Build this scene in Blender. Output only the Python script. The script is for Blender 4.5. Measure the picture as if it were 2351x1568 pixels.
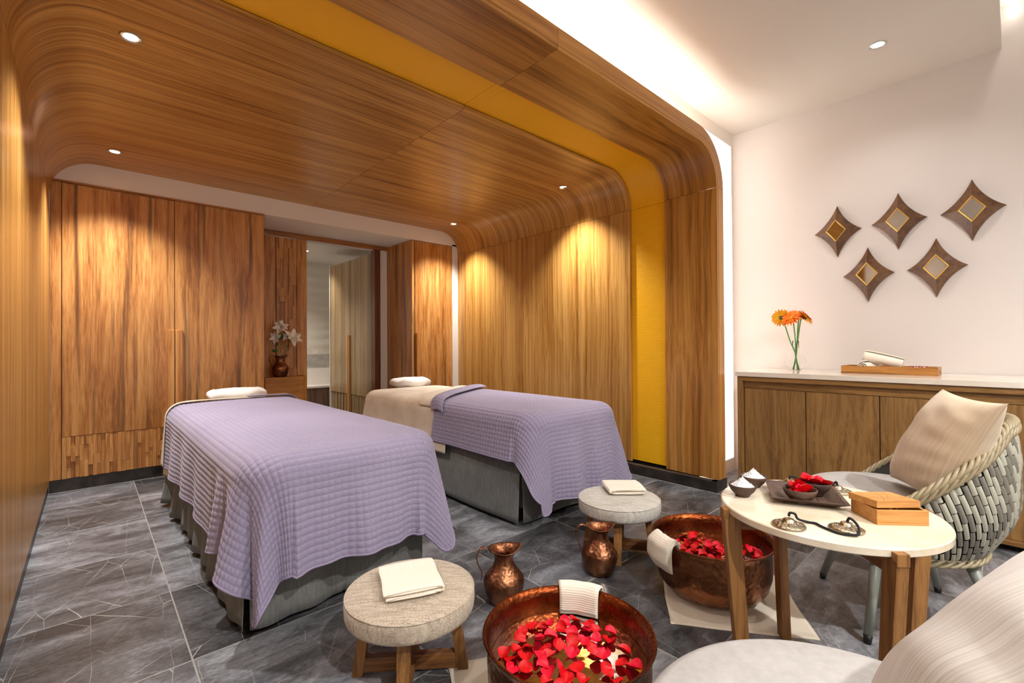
import bpy, bmesh, math, random
import numpy as np
from mathutils import Vector, Matrix, Euler, noise as mnoise
S = bpy.context.scene
for o in list(bpy.data.objects): bpy.data.objects.remove(o)
COL = S.collection
R = math.radians; PI = math.pi
random.seed(7); rng = np.random.default_rng(7)

# ------------------------------------------------------------------ camera
YAW, PIT, ROL, FPX = 0.74191706, 0.00677521, -0.00592159, 1057.68
f = Vector((math.sin(YAW)*math.cos(PIT), math.cos(YAW)*math.cos(PIT), math.sin(PIT)))
r0 = Vector((math.cos(YAW), -math.sin(YAW), 0)); u0 = r0.cross(f)
rr = r0*math.cos(ROL) + u0*math.sin(ROL); uu = -r0*math.sin(ROL) + u0*math.cos(ROL)
cam = bpy.data.cameras.new('camera'); co = bpy.data.objects.new('camera', cam); COL.objects.link(co)
m = Matrix((rr, uu, -f)).transposed().to_4x4(); m.translation = (0, 0, 1.15); co.matrix_world = m
cam.sensor_width = 36; cam.lens = 36*FPX/2351; cam.clip_start = .02; S.camera = co

# ------------------------------------------------------------------ world, exposure
w = bpy.data.worlds.new('world'); S.world = w; w.use_nodes = True
w.node_tree.nodes['Background'].inputs[0].default_value = (1, .93, .85, 1)
w.node_tree.nodes['Background'].inputs[1].default_value = .25
S.view_settings.view_transform = 'Standard'; S.view_settings.look = 'None'
S.view_settings.gamma = 1; S.view_settings.use_curve_mapping = False
S.view_settings.exposure = 0.32
ARCH_W, ROOM_W, BATH_W, LED_E = 170, 30, 60, 27

# ------------------------------------------------------------------ room numbers
XL, ZC, YB, YF, Y1, Y2, RC = -.235, 2.655, 5.12, 1.56, 2.01, 2.36, .285
XW, ZW, YP = 4.35, 3.05, 1.73          # right wall, white ceiling, closing wall round the arch
def XRy(y): return 3.605 + .024*(y-1.55)

# ------------------------------------------------------------------ object helpers
def setp(o, label=None, cat=None, group=None, kind=None):
    if label: o['label'] = label
    if cat: o['category'] = cat
    if group: o['group'] = group
    if kind: o['kind'] = kind
    return o
def empty(name, loc=(0,0,0), rz=0, label=None, cat=None, group=None):
    o = bpy.data.objects.new(name, None); COL.objects.link(o); o.empty_display_size = .05
    o.location = loc; o.rotation_euler = (0, 0, rz)
    return setp(o, label, cat, group)
class MB:
    def __init__(s): s.v=[]; s.f=[]; s.uv=None
    def add(s, vs, fs):
        n=len(s.v); s.v += [tuple(map(float,v)) for v in vs]; s.f += [tuple(i+n for i in q) for q in fs]; return s
    def box(s, a, b, M=None):
        x0,y0,z0=a; x1,y1,z1=b
        vs=[(x0,y0,z0),(x1,y0,z0),(x1,y1,z0),(x0,y1,z0),(x0,y0,z1),(x1,y0,z1),(x1,y1,z1),(x0,y1,z1)]
        if M is not None: vs=[M@Vector(v) for v in vs]
        return s.add(vs,[(0,3,2,1),(4,5,6,7),(0,1,5,4),(1,2,6,5),(2,3,7,6),(3,0,4,7)])
    def frustum(s, c0, c1, sx0, sy0, sx1, sy1):
        vs=[]
        for c,sx,sy in ((c0,sx0,sy0),(c1,sx1,sy1)):
            vs+=[(c[0]-sx,c[1]-sy,c[2]),(c[0]+sx,c[1]-sy,c[2]),(c[0]+sx,c[1]+sy,c[2]),(c[0]-sx,c[1]+sy,c[2])]
        return s.add(vs,[(0,3,2,1),(4,5,6,7),(0,1,5,4),(1,2,6,5),(2,3,7,6),(3,0,4,7)])
    def lathe(s, prof, n=48, c=(0,0,0), cap0=False, cap1=False, sx=1, sy=1):
        vs=[];k=len(prof)
        for r_,z in prof:
            for i in range(n):
                a=2*PI*i/n; vs.append((c[0]+r_*math.cos(a)*sx,c[1]+r_*math.sin(a)*sy,c[2]+z))
        fs=[(j*n+i,j*n+(i+1)%n,(j+1)*n+(i+1)%n,(j+1)*n+i) for j in range(k-1) for i in range(n)]
        if cap0: fs.append(tuple(range(n))[::-1])
        if cap1: fs.append(tuple((k-1)*n+i for i in range(n)))
        return s.add(vs,fs)
    def tube(s, pts, rad, n=10, flat=1.0, up=(0,0,1), cap=True):
        pts=[Vector(p) for p in pts]; k=len(pts); vs=[]
        if not hasattr(rad,'__len__'): rad=[rad]*k
        nrm=None
        for i,p in enumerate(pts):
            t=(pts[min(i+1,k-1)]-pts[max(i-1,0)]).normalized()
            if nrm is None:
                a=Vector(up); 
                if abs(a.dot(t))>.95: a=Vector((1,0,0))
                nrm=(a-t*a.dot(t)).normalized()
            else: nrm=(nrm-t*nrm.dot(t)).normalized()
            b=t.cross(nrm)
            for j in range(n):
                a=2*PI*j/n; vs.append(p+nrm*math.cos(a)*rad[i]*flat+b*math.sin(a)*rad[i])
        fs=[(i*n+j,i*n+(j+1)%n,(i+1)*n+(j+1)%n,(i+1)*n+j) for i in range(k-1) for j in range(n)]
        if cap: fs+= [tuple(range(n))[::-1], tuple((k-1)*n+j for j in range(n))]
        return s.add(vs,fs)
    def grid(s, P, flip=False, closeu=False):
        P=np.asarray(P,float); a,b=P.shape[:2]
        vs=P.reshape(-1,3); n=len(s.v); s.v += [tuple(v) for v in vs.tolist()]
        A=a if closeu else a-1
        for i in range(A):
            for j in range(b-1):
                i2=(i+1)%a
                q=(n+i*b+j,n+i2*b+j,n+i2*b+j+1,n+i*b+j+1)
                s.f.append(q[::-1] if flip else q)
        return s
    def build(s, name, mat, parent=None, smooth=False, bevel=0, seg=2, solid=0, sub=0, uvs=None, auto=None, **k):
        me=bpy.data.meshes.new(name); me.from_pydata(s.v,[],s.f); me.update()
        if uvs is not None:
            l=me.uv_layers.new(name='UVMap'); vi=np.empty(len(me.loops),int); me.loops.foreach_get('vertex_index',vi)
            l.data.foreach_set('uv', np.asarray(uvs,float)[vi].ravel())
        if smooth: me.polygons.foreach_set('use_smooth',[True]*len(me.polygons))
        o=bpy.data.objects.new(name,me); COL.objects.link(o); me.materials.append(mat)
        if parent is not None: o.parent=parent
        if auto: smooth_by_angle(me, auto)
        if solid: mm=o.modifiers.new('s','SOLIDIFY'); mm.thickness=abs(solid); mm.offset=-1 if solid>0 else 1
        if bevel: mm=o.modifiers.new('b','BEVEL'); mm.width=bevel; mm.segments=seg; mm.limit_method='ANGLE'; mm.angle_limit=R(40)
        if sub: mm=o.modifiers.new('u','SUBSURF'); mm.levels=sub; mm.render_levels=sub
        return setp(o, **k)
def smooth_by_angle(me, deg):
    bm=bmesh.new(); bm.from_mesh(me)
    for q in bm.faces: q.smooth=True
    for e in bm.edges:
        if len(e.link_faces)==2 and e.calc_face_angle(0)>R(deg): e.smooth=False
    bm.to_mesh(me); bm.free()
def copy_tree(o, parent=None):
    c=o.copy(); COL.objects.link(c)
    if parent is not None: c.parent=parent
    for ch in list(o.children): copy_tree(ch,c)
    return c
def bz(pts, n):
    """smooth catmull-rom through points"""
    P=[Vector(p) for p in pts]; P=[2*P[0]-P[1]]+P+[2*P[-1]-P[-2]]; out=[]
    segs=len(P)-3
    for k in range(n+1):
        t=k/n*segs; i=min(int(t),segs-1); t-=i
        a,b,c,d=P[i:i+4]
        out.append(.5*((2*b)+(c-a)*t+(2*a-5*b+4*c-d)*t*t+(3*b-a-3*c+d)*t**3))
    return out

# ------------------------------------------------------------------ materials
def s2l(c): return tuple(((x/255)/12.92 if x/255<=.04045 else ((x/255+.055)/1.055)**2.4) for x in c)+(1,)
class NT:
    def __init__(s,name):
        s.m=bpy.data.materials.new(name); s.m.use_nodes=True; s.t=s.m.node_tree; s.b=s.t.nodes['Principled BSDF']
    def n(s,ty,**k):
        q=s.t.nodes.new(ty)
        for a,b in k.items(): setattr(q,a,b)
        return q
    def l(s,a,b): s.t.links.new(a,b)
    def math(s,op,a,b=None,c=None):
        q=s.n('ShaderNodeMath',operation=op)
        for i,x in enumerate((a,b,c)):
            if x is None: continue
            if isinstance(x,(int,float)): q.inputs[i].default_value=x
            else: s.l(x,q.inputs[i])
        return q.outputs[0]
    def noise(s,vec,scale,det=3,dist=0,rough=.5):
        q=s.n('ShaderNodeTexNoise'); s.l(vec,q.inputs['Vector']); q.inputs['Scale'].default_value=scale
        q.inputs['Detail'].default_value=det; q.inputs['Distortion'].default_value=dist; q.inputs['Roughness'].default_value=rough
        return q.outputs[0]
    def vor(s,vec,scale,feat='F1',rand=1):
        q=s.n('ShaderNodeTexVoronoi',feature=feat); s.l(vec,q.inputs['Vector']); q.inputs['Scale'].default_value=scale
        q.inputs['Randomness'].default_value=rand
        return q.outputs['Distance']
    def ramp(s,fac,stops,interp='LINEAR'):
        q=s.n('ShaderNodeValToRGB'); s.l(fac,q.inputs[0]); e=q.color_ramp.elements; q.color_ramp.interpolation=interp
        while len(e)<len(stops): e.new(.5)
        for i,(p,c) in enumerate(stops): e[i].position=p; e[i].color=c if len(c)==4 else s2l(c)
        return q.outputs[0]
    def map(s,vec,scale=(1,1,1),rot=(0,0,0),loc=(0,0,0)):
        q=s.n('ShaderNodeMapping'); s.l(vec,q.inputs[0]); q.inputs['Scale'].default_value=scale
        q.inputs['Rotation'].default_value=rot; q.inputs['Location'].default_value=loc; return q.outputs[0]
    def co(s,kind='Object',rand=True):
        q=s.n('ShaderNodeTexCoord'); o=q.outputs[kind]
        if rand:
            oi=s.n('ShaderNodeObjectInfo'); v=s.n('ShaderNodeVectorMath',operation='SCALE')
            cb=s.n('ShaderNodeCombineXYZ'); cb.inputs[0].default_value=13; cb.inputs[1].default_value=7; cb.inputs[2].default_value=5
            s.l(cb.outputs[0],v.inputs[0]); s.l(oi.outputs['Random'],v.inputs['Scale'])
            a=s.n('ShaderNodeVectorMath',operation='ADD'); s.l(o,a.inputs[0]); s.l(v.outputs[0],a.inputs[1]); o=a.outputs[0]
        return o
    def bump(s,h,strength=.3,dist=.01,prev=None):
        q=s.n('ShaderNodeBump'); s.l(h,q.inputs['Height']); q.inputs['Strength'].default_value=strength; q.inputs['Distance'].default_value=dist
        if prev is not None: s.l(prev,q.inputs['Normal'])
        s.l(q.outputs[0],s.b.inputs['Normal']); return q.outputs[0]
    def mix(s,fac,a,b,mode='MIX'):
        q=s.n('ShaderNodeMix',data_type='RGBA',blend_type=mode)
        for i,x in ((0,fac),(6,a),(7,b)):
            if isinstance(x,(int,float)): q.inputs[i].default_value=x
            elif isinstance(x,tuple): q.inputs[i].default_value=x if len(x)==4 else s2l(x)
            else: s.l(x,q.inputs[i])
        return q.outputs[2]
    def set(s,**k):
        for a,v in k.items():
            i=s.b.inputs[a.replace('_',' ')]
            if isinstance(v,(int,float)): i.default_value=v
            elif isinstance(v,tuple): i.default_value=v if len(v)==4 else s2l(v)
            else: s.l(v,i)
        return s
def wood(name, axis, light, mid, dark, across=1.0, rough=.35, streak=.5, coords='Object', wob=.03, bump=.06, rand=True, spec=.5):
    t=NT(name); c=t.co(coords,rand)
    k=.018 if coords=='UV' or axis=='Z' and across<1.2 else .06
    sc={'X':(k,1,1),'Y':(1,k,1),'Z':(1,1,k)}[axis]
    v=t.map(c,tuple(a*across for a in sc))
    # low frequency wobble gives cathedral figure
    lo=t.n('ShaderNodeTexNoise'); lo.inputs['Scale'].default_value=1.6; lo.inputs['Detail'].default_value=2
    t.l(t.map(c,tuple(.5 if q<.5 else 1.6 for q in sc)),lo.inputs['Vector'])
    sb=t.n('ShaderNodeVectorMath',operation='SUBTRACT'); t.l(lo.outputs['Color'],sb.inputs[0]); sb.inputs[1].default_value=(.5,.5,.5)
    sl=t.n('ShaderNodeVectorMath',operation='SCALE'); t.l(sb.outputs[0],sl.inputs[0]); sl.inputs['Scale'].default_value=wob*across*4
    ad=t.n('ShaderNodeVectorMath',operation='ADD'); t.l(v,ad.inputs[0]); t.l(sl.outputs[0],ad.inputs[1]); v=ad.outputs[0]
    n1=t.noise(v,7,3,.2); n2=t.noise(v,26,4,.15,.6); n3=t.noise(v,120,2)
    a=t.math('MULTIPLY_ADD',n1,.36,0.0); a=t.math('MULTIPLY_ADD',n2,.40,a); a=t.math('MULTIPLY_ADD',n3,.24,a)
    col=t.ramp(a,[(.34,dark),(.45,mid),(.56,light),(.70,tuple(min(255,x*1.06) for x in light))])
    d=t.noise(t.map(v,(1,1,1) if axis!='Z' else (1,1,.4)),19,2,.1); dk=t.ramp(d,[(.58,(0,0,0,1)),(.72,(1,1,1,1))]); dk=t.math('MULTIPLY',dk,streak)
    col=t.mix(dk,col,tuple(x*.62 for x in dark))
    t.set(Base_Color=col,Roughness=rough); t.b.inputs['Specular IOR Level'].default_value=spec
    t.bump(n3,bump,.004); return t.m
def plain(name,c,rough=.5,metal=0,spec=.5,bump=None,emit=None,var=0):
    t=NT(name); t.set(Base_Color=c,Roughness=rough,Metallic=metal); t.b.inputs['Specular IOR Level'].default_value=spec
    if var or bump:
        v=t.co('Object',False)
    if var:
        n=t.noise(v,9,4); t.set(Base_Color=t.ramp(n,[(.3,tuple(x*(1-var) for x in c)),(.7,tuple(min(255,x*(1+var)) for x in c))]))
    if bump: t.bump(t.noise(v,bump[0],3),bump[1],.003)
    if emit: t.set(Emission_Color=emit[0],Emission_Strength=emit[1])
    return t.m
def weave(name,c1,c2,scale,rough=.85,streak=(40,3,3),amt=.5,bump=.3,sheen=.1,coords='Object'):
    t=NT(name); v=t.co(coords,False)
    a=t.noise(v,scale*2.2,2); b=t.noise(t.map(v,tuple(q*9 for q in streak)),1,3); c=t.noise(v,4,2)
    fac=t.math('MULTIPLY_ADD',a,amt,t.math('MULTIPLY_ADD',b,.35,t.math('MULTIPLY',c,.65-amt)))
    t.set(Base_Color=t.ramp(fac,[(.36,c1),(.60,c2)]),Roughness=rough); t.b.inputs['Sheen Weight'].default_value=sheen
    t.b.inputs['Specular IOR Level'].default_value=.2
    t.bump(a,bump,.0015); return t.m

M={}
M['door']=wood('teak_door_veneer','Z',(204,148,84),(172,112,54),(116,70,32),1.2,.34,.75,wob=.010)
M['arch']=wood('teak_arch_veneer','X',(198,150,80),(166,114,50),(112,72,28),1.6,.30,.4,coords='UV',wob=.012,rand=False)
M['archout']=wood('teak_frame_veneer','X',(192,138,68),(160,106,44),(112,70,28),1.1,.30,.35,coords='UV',wob=.02,rand=True)
M['slat']=wood('teak_slat','Z',(214,158,92),(180,116,56),(112,62,24),.9,.4,.4)
M['beam']=wood('teak_beam','X',(176,116,58),(142,88,38),(96,54,22),1,.35,.4)
M['bathdoor']=wood('grey_teak_veneer','Z',(186,158,116),(150,122,84),(104,80,54),1.1,.34,.45,wob=.012)
M['jamb']=wood('dark_teak_jamb','Z',(120,66,26),(92,46,16),(58,26,10),1,.3,.3)
M['oak']=wood('smoked_oak','Z',(150,112,62),(124,88,44),(86,56,24),2.0,.45,.3,wob=.03,bump=.2)
M['oakh']=wood('smoked_oak_rail','Y',(146,106,56),(120,84,40),(82,54,24),1.3,.45,.3,wob=.04,bump=.2)
M['leg']=wood('leg_ash','Z',(150,104,52),(122,80,36),(84,52,22),2.2,.5,.3,wob=.01,bump=.15)
M['legx']=wood('stretcher_ash','X',(136,90,44),(104,64,28),(70,42,18),2.2,.5,.3,wob=.01,bump=.15)
M['box']=wood('maple_box','X',(206,150,84),(190,132,66),(168,110,50),1.6,.45,.05,wob=.02)
M['traywood']=wood('tray_teak','Y',(190,134,66),(160,104,44),(112,68,26),1.5,.4,.2)
M['darkwood']=wood('carved_dark_wood','X',(98,76,62),(72,52,42),(44,30,24),4,.55,.3,bump=.4)
M['walnut']=wood('walnut_mirror_frame','X',(112,76,48),(88,58,36),(60,40,24),1.6,.28,.15,wob=.02)
M['cab']=wood('oak_pedestal','X',(188,128,52),(168,108,38),(140,84,26),1.2,.4,.1)
M['white']=plain('white_plaster',(232,224,214),.6,spec=.3)
M['wall']=plain('warm_wall_paint',(216,209,204),.65,spec=.25,bump=(180,.03))
M['ceil']=plain('ceiling_paint',(212,204,194),.7,spec=.2)
M['yellow']=None
t=NT('saffron_fabric'); v=t.co('UV',False); wv=t.n('ShaderNodeTexWave',wave_type='BANDS',bands_direction='X'); t.l(v,wv.inputs[0]); wv.inputs['Scale'].default_value=22; wv.inputs['Distortion'].default_value=2.5; wv.inputs['Detail Scale'].default_value=3
t.set(Base_Color=t.mix(t.noise(v,3,2),(246,178,8),(250,188,20)),Roughness=.5); t.bump(wv.outputs[1],.12,.003); M['yellow']=t.m
M['kick']=plain('dark_stone_skirting',(46,40,36),.4,var=.35)
M['grout']=plain('pale_grout',(150,146,140),.9)
M['black']=plain('black_void',(14,11,9),.9)
M['blackplastic']=plain('black_rubber',(18,18,18),.5)
M['steel']=plain('brushed_trim_metal',(200,198,194),.3,1)
M['legmetal']=plain('sage_metal_leg',(138,142,132),.4)
M['glow']=plain('lamp_glow',(255,255,255),emit=((255,250,242),30))
M['led']=plain('led_strip',(255,255,255),emit=((255,247,238),LED_E))
M['ledside']=plain('led_strip_side',(255,255,255),emit=((255,250,244),25))
M['coveglow']=plain('cove_glow_paint',(250,248,244),.5,emit=((255,250,246),1.0))  # cove glow put into the material as emission; the strip is no lamp
M['led2']=plain('led_strip_slot',(255,255,255),emit=((255,247,238),5))
M['skirt']=weave('grey_skirt_cloth',(96,97,95),(128,128,124),160,streak=(10,10,1.5),amt=.2,bump=.15)
M['matt']=plain('mattress_vinyl',(196,186,170),.6)
M['sheet']=weave('cream_sheet',(212,196,172),(232,218,198),240,amt=.1,bump=.1,streak=(1,1,1))
M['pillowwhite']=plain('white_cotton',(238,234,228),.85,bump=(25,.15))
t=NT('lavender_quilt_cloth'); v=t.co('UV',False); t.set(Base_Color=t.ramp(t.noise(v,1.5,3),[(.3,(146,137,162)),(.7,(158,149,174))]),Roughness=.75)
t.b.inputs['Sheen Weight'].default_value=.25; t.b.inputs['Specular IOR Level'].default_value=.3; 
sx=t.n('ShaderNodeSeparateXYZ'); t.l(v,sx.inputs[0])
ax_=[t.math('ABSOLUTE',t.math('SINE',t.math('MULTIPLY',q,PI/.028))) for q in (sx.outputs[0],sx.outputs[1])]
hq=t.math('POWER',t.math('MULTIPLY',ax_[0],ax_[1]),.28); nb=t.bump(hq,.75,.0035); t.bump(t.noise(v,260,2),.12,.001,nb); M['quilt']=t.m
M['hem']=plain('lavender_binding',(150,138,164),.7)
M['stool']=weave('tweed_beige',(140,124,106),(204,190,170),150,amt=.6,bump=.5,streak=(2,16,2))
M['stool2']=weave('tweed_grey',(150,144,132),(212,208,198),150,amt=.6,bump=.5,streak=(2,16,2))
def towelmat(name,ax,c=(236,226,208)):
    t=NT(name); v=t.co('Object',False); wv=t.n('ShaderNodeTexWave',wave_type='BANDS',bands_direction=ax); t.l(v,wv.inputs[0]); wv.inputs['Scale'].default_value=42
    t.set(Base_Color=c,Roughness=.9); t.b.inputs['Sheen Weight'].default_value=.2; t.b.inputs['Specular IOR Level'].default_value=.15
    t.bump(wv.outputs[1],.35,.002,t.bump(t.noise(v,300,2),.2,.001)); return t.m
M['towel']=towelmat('ribbed_towel','Z'); M['towely']=towelmat('ribbed_towel_fold','X'); M['towelp']=plain('soft_towel',(238,228,212),.95,bump=(90,.35))
M['mat']=plain('foot_mat_cloth',(232,222,202),.95,bump=(60,.3))
def copper(name,c1,c2,rough,hs,bs):
    t=NT(name); v=t.co('Object',True); n=t.noise(v,9,5,.4,.6)
    t.set(Base_Color=t.ramp(n,[(.35,c1),(.65,c2)]),Metallic=1.0,Roughness=t.math('MULTIPLY_ADD',t.noise(v,30,3),.25,rough-.12))
    h=t.vor(v,hs,'SMOOTH_F1'); t.bump(h,bs,.01); return t.m
M['copper']=copper('hammered_copper',(110,66,40),(164,108,74),.30,55,.35)
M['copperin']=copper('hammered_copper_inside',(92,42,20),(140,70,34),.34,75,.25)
M['jug']=copper('aged_copper',(100,62,42),(168,114,82),.36,70,.30)
t=NT('footbath_water'); t.set(Base_Color=(255,250,240),Roughness=.02); t.b.inputs['Transmission Weight'].default_value=1; t.b.inputs['IOR'].default_value=1.33
t.bump(t.noise(t.co('Object',False),14,2),.10,.01); M['water']=t.m
t=NT('vase_glass'); t.set(Base_Color=(255,255,255),Roughness=0.0); t.b.inputs['Transmission Weight'].default_value=1; t.b.inputs['IOR'].default_value=1.08; M['glass']=t.m
def petalmat(name,a,b):
    t=NT(name); v=t.co('Object',True); t.set(Base_Color=t.ramp(t.noise(v,4,2),[(.35,a),(.7,b)]),Roughness=.5); t.b.inputs['Specular IOR Level'].default_value=.35
    t.b.inputs['Subsurface Weight'].default_value=0; return t.m
M['petal']=petalmat('red_rose_petal',(186,0,6),(220,0,16)); M['petal2']=petalmat('pink_red_rose_petal',(206,2,34),(236,14,56))
M['gerb']=petalmat('orange_gerbera',(244,104,10),(252,140,20)); M['gerby']=petalmat('yellow_gerbera_back',(240,160,20),(246,180,40))
M['gcentre']=plain('gerbera_centre',(176,186,60),.7,bump=(600,.6)); M['gback']=plain('gerbera_calyx',(60,84,44),.7)
M['stem']=plain('flower_stem',(84,140,64),.5); M['leaf']=plain('lily_leaf',(48,98,38),.45); M['lily']=plain('lily_petal',(250,244,232),.6)
t=NT('cream_marble'); v=t.co('Object',False); n=t.noise(v,5,6,.8,.6); pat=t.ramp(n,[(.35,(214,198,170)),(.6,(232,220,196)),(.75,(240,230,210))]); e=t.vor(t.map(v,(1,1.6,1)),5,'DISTANCE_TO_EDGE'); vein=t.ramp(e,[(0,(1,1,1,1)),(.02,(0,0,0,1))]); t.set(Base_Color=t.mix(t.math('MULTIPLY',vein,.15),pat,(200,180,146)),Roughness=.16); M['marble']=t.m
t=NT('white_marble'); v=t.co('Object',False); n=t.noise(t.map(v,(1,.4,1)),4,6,1.2,.6); t.set(Base_Color=t.ramp(n,[(.3,(214,200,180)),(.6,(236,226,212))]),Roughness=.14); M['slab']=t.m
M['salt']=plain('bath_salt',(240,242,244),.6,bump=(500,.8))
M['brass']=copper('tingsha_bronze',(142,128,104),(190,178,152),.3,160,.25)
M['gold']=plain('gilt_fillet',(214,172,84),.32,.7); M['mirror']=plain('mirror_glass',(226,222,214),.04,1)
M['cord']=plain('black_cord',(20,19,20),.8,bump=(300,.5))
M['coco']=copper('coconut_shell',(60,42,34),(96,72,58),.6,60,.3); M['coco'].node_tree.nodes['Principled BSDF'].inputs['Metallic'].default_value=0
M['seatpad']=weave('pale_grey_pad',(164,160,156),(182,178,174),170,amt=.2,bump=.15,streak=(6,6,1))
def slub(name,c1,c2,c3):
    t=NT(name); v=t.co('UV',False); a=t.noise(t.map(v,(150,1.2,1)),1,3,0,.6); b=t.noise(v,1.2,2)
    t.set(Base_Color=t.mix(b,t.ramp(a,[(.36,c1),(.5,c2),(.66,c3)]),c2),Roughness=.75); t.b.inputs['Sheen Weight'].default_value=.2; t.b.inputs['Specular IOR Level'].default_value=.25
    t.bump(a,.2,.001); return t.m
M['cush']=slub('slub_beige_cushion',(190,166,134),(208,188,160),(226,210,186))
M['cush2']=slub('slub_pale_cushion',(184,174,162),(208,201,193),(228,222,215))
M['strandA']=plain('pale_wicker_strand',(178,176,158),.35); M['strandB']=plain('grey_wicker_strand',(124,120,108),.35)
M['braid']=plain('olive_wicker_braid',(146,132,102),.4); M['tub']=plain('dark_wicker_core',(44,38,32),.7)
t=NT('relief_stone'); v=t.co('Object',False); t.set(Base_Color=(232,224,208),Roughness=.6); t.bump(t.noise(t.map(v,(1,1,3)),4,3),.4,.02); M['relief']=t.m
M['greystone']=plain('grey_stone',(176,170,160),.4,var=.1); M['deck']=wood('bath_deck','Z',(128,96,74),(100,72,54),(70,48,36),1.2,.4,.3)
M['redthread']=plain('red_thread',(150,40,50),.7)
# slate
t=NT('dark_slate_tile'); oi=t.n('ShaderNodeObjectInfo'); v=t.co('Object',True)
rot=t.n('ShaderNodeMapping'); t.l(v,rot.inputs[0]); rot.inputs['Rotation'].default_value=(0,0,.5)
n1=t.noise(t.map(v,(1,2.2,1),(0,0,.3)),2.6,6,.6,.62); n2=t.noise(t.map(v,(1,1.6,1)),45,4,0,.7)
fac=t.math('ADD',t.math('MULTIPLY_ADD',n1,.75,t.math('MULTIPLY',n2,.25)),t.math('MULTIPLY_ADD',oi.outputs['Random'],.20,-.09))
col=t.ramp(fac,[(.34,(48,47,48)),(.5,(88,88,90)),(.62,(132,133,137)),(.76,(182,183,187))])
wob=t.n('ShaderNodeTexNoise'); t.l(v,wob.inputs[0]); wob.inputs['Scale'].default_value=5; wob.inputs['Detail'].default_value=4
ms=t.n('ShaderNodeVectorMath',operation='SCALE'); t.l(wob.outputs['Color'],ms.inputs[0]); ms.inputs['Scale'].default_value=.022
ma=t.n('ShaderNodeVectorMath',operation='ADD'); t.l(v,ma.inputs[0]); t.l(ms.outputs[0],ma.inputs[1]); vv=ma.outputs[0]
e1=t.ramp(t.vor(t.map(vv,(1,2.6,1),(0,0,.6)),2.1,'DISTANCE_TO_EDGE'),[(0,(1,1,1,1)),(.0016,(.5,.5,.5,1)),(.0038,(0,0,0,1))])
e2=t.ramp(t.vor(t.map(vv,(2.4,.5,1),(0,0,-.35)),2.2,'DISTANCE_TO_EDGE'),[(0,(1,1,1,1)),(.005,(0,0,0,1))])
mask=t.ramp(t.noise(v,3,3),[(.42,(0,0,0,1)),(.6,(1,1,1,1))])
vein=t.math('MULTIPLY',t.math('MAXIMUM',e1,t.math('MULTIPLY',e2,.8)),t.math('MULTIPLY_ADD',mask,.6,.15))
col=t.mix(vein,col,(206,200,192))
t.set(Base_Color=col,Roughness=t.math('MULTIPLY_ADD',n2,.3,.2)); t.b.inputs['Specular IOR Level'].default_value=.55
t.bump(t.math('ADD',t.math('MULTIPLY',n1,.6),n2),.16,.006); M['slate']=t.m

# ------------------------------------------------------------------ STRUCTURE
def sec_pts(sec, y, zb=.085):
    """profile points (x,z,nx,nz,len) of one section of the arch, normals pointing out of the tunnel"""
    xr=XRy(y); xm=1.76; P=[]; N=14
    if sec=='A': P=[(XL,zb,-1,0),(XL,ZC-RC,-1,0)]
    if sec=='B':
        for i in range(N+1):
            a=PI-PI/2*i/N; P.append((XL+RC+RC*math.cos(a),ZC-RC+RC*math.sin(a),math.cos(a),math.sin(a)))
        P.append((xm,ZC,0,1))
    if sec=='C':
        P=[(xm,ZC,0,1)]
        for i in range(N+1):
            a=PI/2-PI/2*i/N; P.append((xr-RC+RC*math.cos(a),ZC-RC+RC*math.sin(a),math.cos(a),math.sin(a)))
    if sec=='D': P=[(xr,ZC-RC,1,0),(xr,zb,1,0)]
    L=0; out=[]; base={'A':0,'B':3,'C':9,'D':15}[sec]
    for i,p in enumerate(P):
        if i: L+=math.hypot(p[0]-P[i-1][0],p[1]-P[i-1][1])
        out.append(p+(L+base,))
    return out
def ring(sec, y0, y1, t0, t1, zb=.085, g=.0015):
    """closed prism following the profile; uv = (length, y)"""
    a=sec_pts(sec,y0,zb); b=sec_pts(sec,y1,zb); mb=MB(); uv=[]
    def trim(P):
        P=[list(p) for p in P]
        if len(P)>1:
            for i,j in ((0,1),(-1,-2)):
                d=math.hypot(P[j][0]-P[i][0],P[j][1]-P[i][1]); k=g/d
                P[i][0]+= (P[j][0]-P[i][0])*k; P[i][1]+=(P[j][1]-P[i][1])*k
        return P
    a=trim(a); b=trim(b); n=len(a)
    def pt(p,y,t): return (p[0]+p[2]*t,y,p[1]+p[3]*t)
    C=[(a,y0,t0),(b,y1,t0),(b,y1,t1),(a,y0,t1)]
    w=[y0,y1,y1+(t1-t0),y0-(t1-t0)]
    for i in range(n):
        for k,(P,y,t_) in enumerate(C):
            mb.v.append(pt(P[i],y,t_)); uv.append((P[i][4],w[k]))
    for i in range(n-1):
        for k in range(4):
            k2=(k+1)%4; mb.f.append((i*4+k,i*4+k2,(i+1)*4+k2,(i+1)*4+k))
    mb.f.append((0,3,2,1)); q=(n-1)*4; mb.f.append((q,q+1,q+2,q+3))
    # make sure normals are right (outward of the solid)
    return mb,uv
def ringobj(name, sec, y0,y1,t0,t1,mat,parent=None,zb=.085,flip=True,**k):
    mb,uv=ring(sec,y0,y1,t0,t1,zb)
    if flip: mb.f=[q[::-1] for q in mb.f]
    o=mb.build(name,mat,parent,uvs=uv,**k)
    bm=bmesh.new(); bm.from_mesh(o.data); bmesh.ops.recalc_face_normals(bm,faces=bm.faces); bm.to_mesh(o.data); bm.free()
    if sec in 'BC': smooth_by_angle(o.data,30)
    return o

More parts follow.
